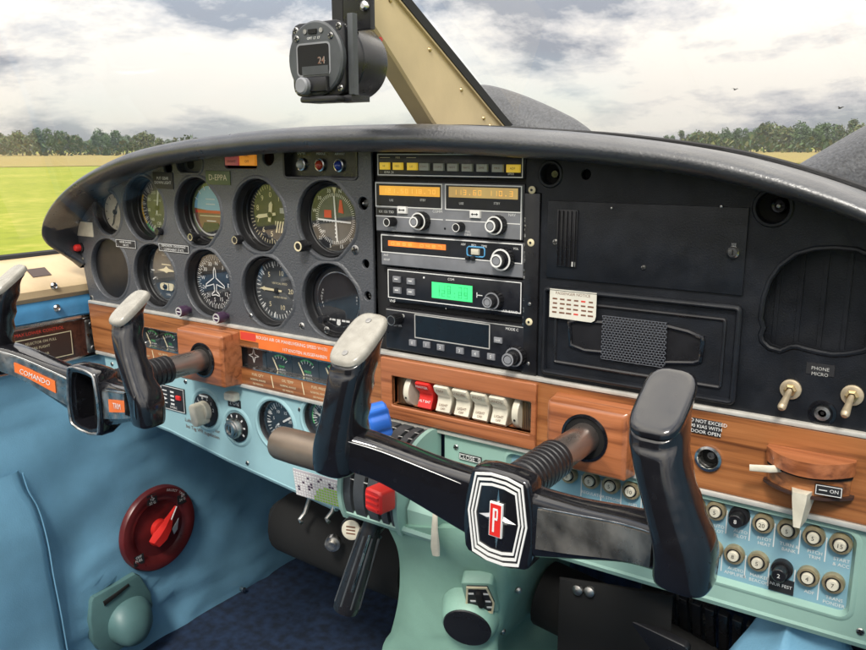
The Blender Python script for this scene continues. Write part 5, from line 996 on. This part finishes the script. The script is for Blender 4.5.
# scoop cover
c = pw(124, 610, XS+4); T = thing('scoop_cover', 'grey green moulded cover with a domed nose and slot, below the maroon fuel selector', 'cover', (XS+2, c.y, c.z)); F = frame((XS+3,c.y,c.z), (0,0,-1), (0,1,0))
def lp(px, py): v = pw(px, py, XS+8); return (c.z-v.z, v.y-c.y)
o = [lp(*q) for q in ((92,597),(134,573),(139,575),(150,592),(152,604),(148,622),(135,640),(115,652),(98,650),(91,640),(89,620),(90,602))]
m = MB('scoop_green'); m.T = F; m.slab(o[::-1], 0, 9, 0, 3.5); part('base', m, T)
p = lp(128, 619); m = MB('scoop_green'); m.T = F; m.rings([ellring((p[0]+dx,p[1]+dz,h), (r,0,0), (0,r*.95,0), 28, 2.2) for h, r, dx, dz in ((6,37,0,0),(14,36,0,0),(26,31,-2,-4),(35,22,-5,-8),(39,10,-6,-10),(39.4,1,-6,-10))], 0); part('dome', m, T, ang=60)
m = MB('deep_black'); m.T = F; a = lp(102,603); b = lp(127,584); m.tube([(a[0],a[1],9.4),((a[0]+b[0])/2,(a[1]+b[1])/2,10),(b[0],b[1],9.4)], [4.4,3.6,2.6], 0, 8, True, .5); part('slot', m, T); m = MB('deep_black'); m.T = F; m.lathe([(8.5,-6),(8.2,1.5),(.01,1.6)], (p[0]-17,p[1]-20,27), 0, 18, (-.45,-.55,.7)); part('port', m, T)
m = MB('chrome'); 
for q, lb in (((199,625),'nearest the grey green scoop cover'), ((240,592),'middle of three'), ((288,553),'farthest, by the black cross tube')): m = MB('chrome'); p = pw(*q, XS+2); m.lathe([(4.4,-6),(4.4,2),(.01,4)], (p.x+9,p.y+8,p.z), 0, 14, (1,0,0)); solo('wall_stud', m, 'tiny bright stud above the carpet on the blue wall, '+lb, 'stud', tuple(p), 'studs along the wall edge')
# ---------------------------------------------------------------- floor, firewall, right wall
FZ = -765; FW = -430
m = MB('carpet_navy'); m.rect(-640, FZ-4, 640, FZ, FW-10, 1520, 0); struct('floor', m, (0,FZ,0))
m = MB('carpet_navy'); m.rings([[(x, z, w) for x, z in [(-528,FZ+2),(528,FZ+2),(528,-150)]+[(x_, arch_z(x_)-50) for x_ in range(500,-501,-50)]+[(-528,-150)]] for w in (FW-6, FW)], 0); solo('firewall', m, 'dark navy bulkhead closing the front of the footwells behind the panel', 'bulkhead', (0,FZ,FW))
m = MB('vinyl_blue'); m.rect(524, FZ, 532, -150, FW, 1500, 0); solo('cabin_side_wall', m, 'blue vinyl cabin side wall beyond the right seat footwell', 'side wall', (526,FZ,0))
m = MB('black_matte'); m.rect(-520, FZ+2, 524, 40, 1500, 1520, 0); solo('rear_reflection_blocker', m, 'black trimmed bulkhead at the back of the cabin behind the seats', 'bulkhead', (0,FZ,1500))  # unseen wall added to keep green grass out of the cabin reflections
# pilot rudder pedals and the dark ducting
def pedal(x, z, w, label):
    T = thing('rudder_pedal', label, 'pedal', (x, z-60, w), 'rudder pedals'); m = MB('black_plastic'); m.T = frame((x,z,w), (1,0,0), (0,.9,-.42)); m.slab(rr(0,0,88,104,10), -4, 4, 0, 2)
    for i in range(7): m.rect(-36, -42+i*13, 36, -36+i*13, 4, 7, 0, 1)
    part('pad', m, T); m = MB('worn_metal'); m.tube([(x-34,z+48,w-24),(x-34,z+150,w-70)], 7, 0, 10); m.tube([(x+34,z+48,w-24),(x+34,z+150,w-70)], 7, 0, 10); part('arm', m, T)
pedal(-330, -520, -250, 'left of the two ribbed black rudder pedals in the left footwell'); pedal(-190, -520, -235, 'right of the two ribbed black rudder pedals in the left footwell')
pedal(255, -520, -215, 'left of the two ribbed black rudder pedals in the right footwell'); pedal(390, -520, -215, 'right of the two ribbed black rudder pedals in the right footwell')
T = thing('pedal_crossbar', 'black cross tube and linkage box under the panel behind the hand brake', 'linkage', (-60,-480,-120)); m = MB('deep_black'); a, b = pc_(292,521,-60), pc_(420,566,-60); m.tube([a+Vector((-8,2,-8)), a, a.lerp(b,.5), b], [30,40,44,44], 0, 22); part('cross_tube', m, T)
for q, w in (((305,513), -10), ((332,512), 0), ((383,527), 0)): m = MB('worn_metal'); p = pc_(*q, w); m.tube([p+Vector((3,18,-6)), p, p+Vector((-3,-7,6)), p+Vector((2,-9,8))], 2.6, 0, 8); part('hook', m, T)
m = MB('worn_metal'); p = pc_(333, 543, 0); m.lathe([(9,-4),(9,4)], tuple(p), 0, 16, (.5,0,.86)); m.lathe([(5,4),(5,9),(.01,9)], tuple(p), 0, 12, (.5,0,.86)); part('linkage', m, T)
# right footwell: vent duct, bracket, blue cloth
T = thing('footwell_duct', 'dark ducting and bracket with bright screws under the right lower panel', 'duct', (260,-560,-40)); m = MB('deep_black'); a = pc_(600,618,-60); m.tube([a+Vector((-60,8,0)), a, a+Vector((70,-14,10)), a+Vector((140,-40,0))], 34, 0, 18); part('duct', m, T)
m = MB('deep_black'); p = pc_(572, 586, 0); m.T = frame(p, (.95,0,-.3), (0,1,0)); m.rect(-12, -90, 90, 4, -6, -2, 0, 1); m.T = None; part('bracket', m, T)
for dx in (-2, 9): q = frame(p, (.95,0,-.3), (0,1,0)) @ Vector((dx+8, -3, -2)); m = MB('worn_metal'); m.lathe([(5,0),(5,4),(2.4,6),(.01,6.4)], tuple(q), 0, 14); part('bolt', m, T)
p = pc_(632, 628, -30); m = MB('black_plastic', 'deep_black'); m.T = frame(p, (.97,-.14,0), (0,.96,.25)); m.slab(rr(0,0,110,34,6), 0, 8, 0, 2); m.lathe([(6,8),(6,8.6)], (0,0,0), 1, 14); part('lever_plate', m, T)
p = pc_(745, 640, -60); m = MB('black_plastic'); m.T = frame(p, (.98,-.1,0), (0,.8,.5))
for i in range(12): m.rect(-70+i*12, -40, -62+i*12, 40, 0, 6, 0, 1)
solo('ribbed_heel_plate', m, 'ribbed black plate low in the right footwell', 'plate', tuple(p))
m = MB('vinyl_blue'); rs_ = []; p = pc_(795, 640, 10)
for i in range(9):
    t = i/8; rs_.append([(p.x+math.cos(a)*(14+54*t)+6*math.sin(3*a+t*2), p.y+22-110*t, p.z-40+math.sin(a)*(12+30*t)+5*math.sin(4*a)) for a in [2*math.pi*k/24 for k in range(24)]])
m.rings(rs_, 0); solo('blue_cloth', m, 'crumpled blue cloth hanging under the right end of the lower panel', 'cloth', tuple(p), ang=80)
# ---------------------------------------------------------------- windshield post, hanging instrument, glass
def xy(y, z): return (z, -y)
T = thing('windshield_post', 'cream riveted windshield post slanting up left from the middle of the hood', 'window post', (XC, 24, -180))
def postring(x0, x1, pts): return [[(x, z, -y) for y, z in pts] for x in (x0, x1)]
A0, A1 = Vector((-60,180)), Vector((125,28)); B0, B1 = Vector((-25,205)), Vector((252,27))
m = MB('post_tan'); ed = [(A0.x,A0.y),(A1.x,A1.y),(B1.x,B1.y),(B0.x,B0.y)]
def ext(p, q, t): return (p[0]+(q[0]-p[0])*t, p[1]+(q[1]-p[1])*t)
a_up = [Vector(atx(*q, XC+11)) for q in ((343,-20),(356,0),(396,62),(433,122),(438,128))]; b_up = [Vector(atx(*q, XC+12)) for q in ((378,-28),(399,0),(452,64),(493,114),(505,128))]
m.rings([[(XC-11,a.y,a.z),(XC+9,a.y,a.z),(XC+11,a.y+1,a.z-3),(XC+11,b.y,b.z+5),(XC+14,b.y,b.z+4),(XC+14,b.y,b.z),(XC-11,b.y,b.z)] for a, b in zip(a_up, b_up)], 0); part('post', m, T)
m = MB('black_matte'); m.rings([[(XC-12,b.y,b.z-.5),(XC+15,b.y,b.z-.5),(XC+15,b.y+4,b.z-14),(XC-12,b.y+4,b.z-14)] for b in b_up], 0); part('glass_seal', m, T)
for t in (.06,.25,.44,.62,.8,.95): m = MB('brass'); i = t*4; k = int(i); b = b_up[k].lerp(b_up[k+1], i-k); a = a_up[k].lerp(a_up[k+1], i-k); q = b.lerp(a, .2); m.lathe([(2.6,0),(2,1.4),(.01,1.9)], (XC+11,q.y,q.z), 0, 12, (1,0,0)); part('rivet', m, T)
m = MB('red_paint'); q = atx(380, 39.5, XC+11); m.lathe([(2.4,0),(2,1.4),(.01,1.6)], (XC+11.3,q.y,q.z), 0, 12, (1,0,0)); part('red_dot', m, T)
CW = 100
c = at(318, 59, CW); T = thing('hanging_instrument', 'round black instrument with a square face and dark window hanging from the windshield post', 'clock instrument', (c[0], c[1], CW-40)); cx, cz = c
m = MB('black_plastic'); o = rr(cx, cz, 59, 60, 9, 3); m.slab(o, CW-5, CW, 0, .8); m.lathe([(29.5,-58),(30.5,-56),(30.5,-30),(31.3,-29),(31.3,-24),(30.5,-23),(30.5,-5)], (cx,cz,CW), 0, 44); m.lathe([(30.5,-1),(30.5,3),(29,4.4),(27.5,4.6),(.01,4.6)], (cx,cz,CW), 'dial_grey', 44); part('case', m, T)
m = MB('deep_black', 'amber_digit', 'dial_grey'); m.rect(cx-20, cz-14, cx+18, cz+13, CW+4.4, CW+4.8, 'radio_grey', 0, 4); m.rect(cx-18.5, cz-12.5, cx+16.5, cz+11.5, CW+4.6, CW+5, 0, 0, 3); m.rect(cx-13, cz-13, cx+16, cz-6, CW+4.8, CW+6, 2); m.text('24', cx+8, cz-2, CW+5.2, 6, 'brown_print'); m.text('24', cx+8.4, cz-2, CW+5.15, 6, 'grey_print'); part('display', m, T)
m = MB('worn_metal', 'deep_black', 'white_print')
for dx, dz in ((-24,24.5),(24,24.5),(-24,-24.5),(24,-24.5)): screws(T, [(cx+dx, cz+dz, CW, 3)])
screws(T, [(cx+dx, cz+17, CW+4.6, 2.8) for dx in (-19, 19)])
m = MB('worn_metal', 'deep_black', 'white_print')
m.rect(cx-5, cz+20, cx+4, cz+23.5, CW+4.6, CW+6, 1); m.lathe([(2,0),(2,1)], (cx-9,cz+22,CW+4.6), 0, 10); m.lathe([(2,0),(2,1)], (cx+9,cz+22,CW+4.6), 0, 10); m.text('GMT  LT  ET', cx, cz+16.4, CW+4.8, 2, 2); part('fitting', m, T)
m = MB('black_plastic', 'radio_grey'); m.rect(cx-14, cz-27, cx+16, cz-15, CW+4, CW+9, 0, 1.5); m.lathe([(7,0),(7,7),(5.6,8.4),(.01,8.4)], (cx-8,cz-22,CW+6), 1, 20); part('knob', m, T)
b1 = at(352, -10, CW-26); m = MB('black_plastic', 'chrome')
m.rect(cx+8, cz+24, cx+38, cz+130, CW-30, CW-24, 0, 1); m.rect(cx-4, cz+24, cx+8, cz+130, CW-46, CW-24, 'black_matte'); m.rect(cx+31, cz-30, cx+37, cz+34, CW-8, CW-2, 'dial_grey', .8); m.rect(cx+8, cz-35, cx+34, cz-30, CW-26, CW-2, 0, 1); m.slab(rr(cx+6,cz-33,42,5,2), CW-14, CW+8, 0, 1)
for dx, dz, r in ((33,42,4.2), (31,64,2.6)): m.lathe([(r,0),(r,2.4),(r*.5,4),(.01,4)], (cx+dx,cz+dz,CW-24), 1, 14)
part('bracket', m, T)
def pane(name, label, quad):
    m = MB('window_glass'); m.add(quad, [(0,1,2,3)], 0); solo(name, m, label, 'window', quad[0])
top_y, top_z = -95, 215
pane('windshield', 'left clear windshield pane with the field and trees beyond it', [(-560,-110,60), (XC-14,26,-258), (XC-14,top_z,70), (-480,top_z-40,190)])
pane('windshield', 'right clear windshield pane from the cream post to the right edge', [(XC+16,26,-258), (540,-110,60), (470,top_z-40,190), (XC+16,top_z,70)])
pane('side_window', 'clear side window pane above the tan sill at the far left', [(-606,-141,60), (-606,-141,700), (-560,230,700), (-540,215,200)])
# ---------------------------------------------------------------- cowl deck, plus windshield reflections of the hood as solid shapes
def hood_reflection(pix, Y, dz):  # solid lump standing in for the hood's reflection in the windshield
    P = [at(px, py, -Y) for px, py in pix]; C_ = [Vector((p.x, p.y)) for p in cr([Vector((q[0], q[1], 0)) for q in P], 5)]; xm_ = sum(p.x for p in C_)/len(C_); zb = -125; m = MB('cowl_reflection_black')
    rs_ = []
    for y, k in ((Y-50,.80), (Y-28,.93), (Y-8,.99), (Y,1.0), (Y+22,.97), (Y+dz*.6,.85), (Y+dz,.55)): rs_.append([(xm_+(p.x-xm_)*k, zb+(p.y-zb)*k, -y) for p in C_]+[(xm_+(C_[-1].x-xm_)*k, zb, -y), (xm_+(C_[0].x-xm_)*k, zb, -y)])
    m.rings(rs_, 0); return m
T = thing('cowling_with_reflections', 'dark speckled cowling outside, rounded fairings rising past the cream post and hood end', 'cowling', (XC, -160, -900))
m = MB('cowl_reflection_black'); m.rings([[(XC+hw*math.cos(math.pi*i/24), -420+(zt+420)*math.sin(math.pi*i/24)**.6, -y) for i in range(25)] for y, hw, zt in ((450,585,-118), (800,560,-115), (1200,500,-125), (1500,430,-150), (1620,330,-210), (1650,220,-280))], 0); part('cowl_deck', m, T, ang=60)
part('hood_reflection', hood_reflection([(462,175),(464,130),(468,98),(474,87),(483,84.5),(500,87.5),(522,94.5),(545,104),(562,112),(580,122),(596,138),(604,175)], 620, 75), T, 'rounded solid stand-in for the windshield reflection behind the cream post', ang=60)
part('hood_reflection', hood_reflection([(772,200),(784,174),(800,163.5),(833,144),(866,125),(920,98),(960,86),(1010,90),(1060,120),(1080,200)], 620, 160), T, 'sloping solid stand-in for the windshield reflection beyond the hood end', ang=60)
# ---------------------------------------------------------------- outside: airfield, trees, birds
GZ = -1600
def gmat(name, cols, scale, stretch=(1,1,1), bump=.6):
    m = bpy.data.materials.new(name); m.use_nodes = True; nt = m.node_tree; N = nt.nodes; L = nt.links; b = N['Principled BSDF']; b.inputs['Roughness'].default_value = .9; b.inputs['Specular IOR Level'].default_value = .1
    tc = N.new('ShaderNodeTexCoord'); mp = N.new('ShaderNodeMapping'); mp.inputs['Scale'].default_value = stretch; L.new(tc.outputs['Object'], mp.inputs[0])
    r = N.new('ShaderNodeValToRGB'); e = r.color_ramp.elements; e[0].position = .3; e[0].color = (*cols[0],1); e[1].position = .7; e[1].color = (*cols[2],1); k = e.new(.5); k.color = (*cols[1],1)
    n1 = N.new('ShaderNodeTexNoise'); n1.inputs['Scale'].default_value = scale; n1.inputs['Detail'].default_value = 8; L.new(mp.outputs[0], n1.inputs[0]); n1.inputs['Roughness'].default_value = .7
    n2 = N.new('ShaderNodeTexNoise'); n2.inputs['Scale'].default_value = scale*14; n2.inputs['Detail'].default_value = 5; L.new(mp.outputs[0], n2.inputs[0])
    mx = N.new('ShaderNodeMath'); mx.operation = 'ADD'; mx2 = N.new('ShaderNodeMath'); mx2.operation = 'MULTIPLY'; mx2.inputs[1].default_value = .5; L.new(n1.outputs['Fac'], mx.inputs[0]); L.new(n2.outputs['Fac'], mx.inputs[1]); L.new(mx.outputs[0], mx2.inputs[0]); L.new(mx2.outputs[0], r.inputs[0]); L.new(r.outputs[0], b.inputs['Base Color'])
    MATS[name] = m
gmat('grass_green', ((.15,.185,.022), (.215,.245,.028), (.36,.32,.075)), .16)
gmat('grass_dry', ((.17,.15,.045), (.27,.21,.075), (.16,.18,.04)), .05, (1,1,1))
def ring(r0, r1, z, mt, name, n=96):
    m = MB(mt); rs_ = [[(CAM.x+r*1000*math.cos(2*math.pi*i/n), z, -(CAM.y+r*1000*math.sin(2*math.pi*i/n))) for i in range(n)] for r in (r0, (r0*2+r1)/3, r1)]
    if r0 < .1: m.add(rs_[2], [tuple(range(n))], 0)
    else: m.rings(rs_, 0, False, False)
    return struct(name, m, (CAM.x, z, 0))
ring(0, 3000, GZ, 'grass_green', 'ground'); ring(88, 420, GZ+40, 'grass_dry', 'dry_grass'); 
def crown_mesh(h, wd, seed, mats, dens=2200, low=.12):
    rnd = random.Random(seed); m = MB(*mats); lob = []
    for i in range(9): a = rnd.random()*6.28; t = rnd.random(); lob.append((math.cos(a)*wd*.30*rnd.random()**.5, h*(low+.28+.5*t), math.sin(a)*wd*.30*rnd.random()**.5, wd*(.15+.16*rnd.random())*(1.15-.5*t)))
    for k in range(dens):
        l = lob[k % 9]; u = rnd.uniform(-1,1); a = rnd.random()*6.28; s = math.sqrt(1-u*u); rr_ = l[3]*(.45+.6*rnd.random()**.5)*(1+.2*math.sin(5*a+seed)); c = Vector((l[0]+rr_*s*math.cos(a), max(h*low, l[1]+rr_*u*1.1), l[2]+rr_*s*math.sin(a)))
        q = wd*rnd.uniform(.016,.038); x = Vector((rnd.gauss(0,1), rnd.gauss(0,1), rnd.gauss(0,1))).normalized(); y = x.orthogonal().normalized()
        if rnd.random() < .5: y = x.cross(y)
        m.add([c-x*q-y*q*.6, c+x*q-y*q*.7, c+x*q*.8+y*q*.7, c-x*q*.7+y*q*.6], [(0,1,2,3)], mats[0] if rnd.random() < .6 else mats[1])
    return m
KINDS = []
for i, (h, wd, mats) in enumerate(((9000,8500,['leaf_a','leaf_b']), (7600,7600,['leaf_b','leaf_a']), (6200,8200,['leaf_c','leaf_a']), (10500,7800,['leaf_b','leaf_c']))):
    t = MB('bark'); t.tube([(0,0,0),(100,h*.25,60),(-80,h*.5,0),(40,h*.75,-50)], [h*.028,h*.022,h*.016,h*.006], 0, 8)
    for k in range(4): a = k*1.7+i; t.tube([(0,h*(.25+.1*k),0),(wd*.18*math.cos(a),h*(.42+.1*k),wd*.18*math.sin(a)),(wd*.28*math.cos(a),h*(.52+.1*k),wd*.28*math.sin(a))], [h*.012,h*.008,h*.003], 0, 6)
    KINDS.append((t, crown_mesh(h, wd, 11+i*5, mats), h))
protos = {}
def put_tree(px, D, kind, s, label, grp, rot):
    q = ray(px, 148); q = Vector((q.x, q.y, 0)).normalized(); p = CAM+q*D*1000
    o = bpy.data.objects.new('tree', None); COL.objects.link(o); o.location = (p.x*.001, p.y*.001, GZ*.001); o.scale = (s,s,s*(.9+.2*((px*7) % 10)/10)); o.rotation_euler = (0,0,rot); tag(o, label, 'tree', grp)
    if kind not in protos:
        tk, ck_, h = KINDS[kind]; a = tk.build('trunk', None, (0,0,0)); b = ck_.build('crown', None, (0,0,0), recalc=False); a.location = b.location = (0,0,0); a.parent = b.parent = o; protos[kind] = (a, b)
    else:
        for src in protos[kind]: c = src.copy(); COL.objects.link(c); c.parent = o
SZ = ['small', 'low spreading', 'tall', 'bushy', 'slim', 'broad']; TN = ['dark green', 'dull green', 'olive', 'yellowish green']
OR = ['first', 'second', 'third', 'fourth', 'fifth', 'sixth', 'seventh', 'eighth', 'ninth', 'tenth', 'eleventh', 'twelfth', 'thirteenth', 'fourteenth', 'fifteenth', 'sixteenth', 'seventeenth', 'eighteenth', 'nineteenth', 'twentieth']
for side, xs_, hh in (('left', [-14,2,10,22,33,45,57,68,80,92,101,112,123,135,147,158,170], [22,23,21,26,24,27,25,22,21,16,23,26,24,20,21,18,16]), ('right', [668,684,698,712,724,738,751,764,776,789,802,816,830,845,860,878], [20,21,21,23,21,24,26,28,29,27,28,31,33,31,29,28])):
    for i, (x, hpx) in enumerate(zip(xs_, hh)):
        k = (i*3+i//3) % 4; D = 245+((i*37) % 50); s = hpx/806*D*1000/KINDS[k][2]*(.74+.14*((i*5)%3)/2)
        put_tree(x, D, k, s, f'{TN[(k+i//5) % 4]} tree beyond the field, {OR[i]} from the left in the {side} treeline', f'trees in the {side} treeline', i*1.3)
m = MB('leaf_b', 'leaf_c', 'leaf_a'); rnd = random.Random(5)
for k in range(16000):
    px = rnd.uniform(-260, 1150) if k < 11000 else rnd.choice((rnd.uniform(-700,-260), rnd.uniform(1150,2600))); q = ray(px, 148); q = Vector((q.x,q.y,0)).normalized(); D = rnd.uniform(236, 300)*1000; p = CAM+q*D; hmax = (2.8+2.2*(.5+.5*math.sin(px*.11)+.4*math.sin(px*.037)))*1000
    c = Vector((p.x, GZ+hmax*rnd.random()**.8, -p.y)); z = 520*rnd.uniform(.5,1.3); x = Vector((rnd.gauss(0,1), rnd.gauss(0,1), rnd.gauss(0,1))).normalized(); y = x.orthogonal().normalized()
    m.add([c-x*z-y*z, c+x*z-y*z*.8, c+x*z+y*z, c-x*z*.8+y*z], [(0,1,2,3)], rnd.choice((0,0,1,2)))
tag(m.build('hedge', None, (0,GZ,-200000), recalc=False), 'continuous low green hedge under the far trees', 'hedge', None, 'stuff')
for q, s, lb in (((735,89.5), 1, 'small dark bird, left of the pair above the right treeline'), ((840,108), 1.2, 'small dark bird lower right, nearest the right edge of the sky')):
    d = ray(*q).normalized()*60000; c = CAM+d; c = Vector((c.x, c.z, -c.y)); m = MB('black_matte'); s *= 140
    T = thing('bird', lb, 'bird', tuple(c), 'birds in the sky'); m.T = frame(c, (.8,.1,.6), (0,1,0)); m.rings([ellring((x*s,0,0), (0,r*s,0), (0,0,r*s), 10, 2) for x, r in ((-1.1,.03),(-.6,.2),(0,.3),(.6,.22),(.9,.16),(1.15,.02))], 0); part('body', m, T)
    for k in (-1, 1): m = MB('black_matte'); m.T = frame(c, (.8,.1,.6), (0,1,0)); m.rings([[(-.35*s+o*s,0+zz*s,k*y*s),(.4*s+o*s,zz*s,k*y*s),(.4*s+o*s,zz*s+.06*s,k*y*s),(-.35*s+o*s,zz*s+.06*s,k*y*s)] for y, zz, o in ((.1,.1,0),(.9,.5,.05),(1.8,.35,-.25))], 0); part('wing', m, T)
hz = bpy.data.materials.new('haze'); hz.use_nodes = True; N = hz.node_tree.nodes; hz.node_tree.nodes.remove(N['Principled BSDF']); pv = N.new('ShaderNodeVolumePrincipled'); pv.inputs['Color'].default_value = (.86,.89,.93,1); pv.inputs['Density'].default_value = .0003; pv.inputs['Anisotropy'].default_value = .2; hz.node_tree.links.new(pv.outputs[0], N['Material Output'].inputs['Volume']); MATS['haze'] = hz
m = MB('haze'); m.rings([[(x*1000, z, w*1000) for x, w in ((-500,120),(500,120),(500,-500),(-500,-500))] for z in (GZ-1000, 16000)], 0); tag(m.build('haze', None, (0,GZ,0)), 'thin pale haze over the airfield', 'haze', None, 'stuff')
# ---------------------------------------------------------------- camera, sky, sun, view
cd = bpy.data.cameras.new('camera'); co = bpy.data.objects.new('camera', cd); COL.objects.link(co); SC.camera = co
M3 = Matrix((CR, CU, -_f)).transposed(); co.matrix_world = Matrix.Translation(CAM*.001) @ M3.to_4x4(); cd.sensor_width = 36; cd.lens = CF/866*36; cd.clip_start = .02; cd.clip_end = 8000
SUN_EL, SUN_AZ = R_(48), R_(158)       # azimuth from +Y clockwise: behind the seats, to the right
sd = Vector((math.sin(SUN_AZ)*math.cos(SUN_EL), math.cos(SUN_AZ)*math.cos(SUN_EL), math.sin(SUN_EL)))
sl_ = bpy.data.lights.new('sun', 'SUN'); sl_.energy = 2.0; sl_.angle = R_(11); sl_.color = (1,.95,.86); so = bpy.data.objects.new('sun', sl_); COL.objects.link(so); so.rotation_euler = (-sd).to_track_quat('-Z', 'Y').to_euler()
W = bpy.data.worlds.new('World'); SC.world = W; W.use_nodes = True; nt = W.node_tree; N = nt.nodes; L = nt.links
bg = N['Background']; sky = N.new('ShaderNodeTexSky'); sky.sky_type = 'NISHITA'; sky.sun_disc = False; sky.sun_elevation = SUN_EL; sky.sun_rotation = SUN_AZ
sm = N.new('ShaderNodeMix'); sm.data_type = 'RGBA'; sm.blend_type = 'MULTIPLY'; sm.inputs[0].default_value = 1; L.new(sky.outputs[0], sm.inputs[6]); sm.inputs[7].default_value = (1,1,1,1)
tc = N.new('ShaderNodeTexCoord'); sx = N.new('ShaderNodeSeparateXYZ'); L.new(tc.outputs['Generated'], sx.inputs[0])
def mth(op, a, b=None, c=None):
    n = N.new('ShaderNodeMath'); n.operation = op
    for i, v in enumerate((a, b, c)):
        if v is None: continue
        if isinstance(v, (int, float)): n.inputs[i].default_value = v
        else: L.new(v, n.inputs[i])
    return n.outputs[0]
zz = mth('MAXIMUM', sx.outputs[2], 0.0); dv = mth('ADD', zz, .30); cx_ = mth('DIVIDE', sx.outputs[0], dv); cy_ = mth('DIVIDE', sx.outputs[1], dv)
cb = N.new('ShaderNodeCombineXYZ'); L.new(cx_, cb.inputs[0]); L.new(cy_, cb.inputs[1])
n1 = N.new('ShaderNodeTexNoise'); n1.inputs['Scale'].default_value = 1.15; n1.inputs['Detail'].default_value = 8; n1.inputs['Roughness'].default_value = .65; n1.inputs['Distortion'].default_value = .15; mpw = N.new('ShaderNodeMapping'); mpw.inputs['Location'].default_value = (2.3, 5.1, 0); L.new(cb.outputs[0], mpw.inputs[0]); L.new(mpw.outputs[0], n1.inputs['Vector'])
r1 = N.new('ShaderNodeValToRGB'); e = r1.color_ramp.elements; e[0].position = .42; e[0].color = (.20,.215,.245,1); e[1].position = .545; e[1].color = (.60,.565,.51,1); k = e.new(.475); k.color = (.40,.392,.39,1); L.new(n1.outputs['Fac'], r1.inputs[0])
n2 = N.new('ShaderNodeTexNoise'); n2.inputs['Scale'].default_value = .4; n2.inputs['Detail'].default_value = 5; mp2 = N.new('ShaderNodeMapping'); mp2.inputs['Location'].default_value = (9, 1, 0); L.new(cb.outputs[0], mp2.inputs[0]); L.new(mp2.outputs[0], n2.inputs['Vector'])
r2 = N.new('ShaderNodeValToRGB'); e = r2.color_ramp.elements; e[0].position = .40; e[0].color = (.5,.5,.5,1); e[1].position = .53; e[1].color = (1,1,1,1); L.new(n2.outputs['Fac'], r2.inputs[0])
lum = mth('ADD', mth('MULTIPLY', zz, 3.5), .9)             # overcast sky: brighter overhead than at the horizon
cm = N.new('ShaderNodeMix'); cm.data_type = 'RGBA'; cm.blend_type = 'MULTIPLY'; cm.inputs[0].default_value = 1; L.new(r1.outputs[0], cm.inputs[6]); cl = N.new('ShaderNodeCombineColor')
for i in range(3): L.new(lum, cl.inputs[i])
L.new(cl.outputs[0], cm.inputs[7])
SKYS = .1
ck10 = N.new('ShaderNodeMix'); ck10.data_type = 'RGBA'; ck10.blend_type = 'MULTIPLY'; ck10.inputs[0].default_value = 1; L.new(cm.outputs[2], ck10.inputs[6]); v = 1/SKYS; ck10.inputs[7].default_value = (v,v,v,1)
fm = N.new('ShaderNodeMix'); fm.data_type = 'RGBA'; L.new(r2.outputs[0], fm.inputs[0]); L.new(sm.outputs[2], fm.inputs[6]); L.new(ck10.outputs[2], fm.inputs[7]); L.new(fm.outputs[2], bg.inputs[0]); bg.inputs[1].default_value = SKYS
SC.view_settings.view_transform = 'Standard'; SC.view_settings.look = 'None'; SC.view_settings.gamma = 1; SC.view_settings.use_curve_mapping = False; SC.view_settings.exposure = .62
SC.cycles.max_bounces = 8; SC.cycles.transparent_max_bounces = 16
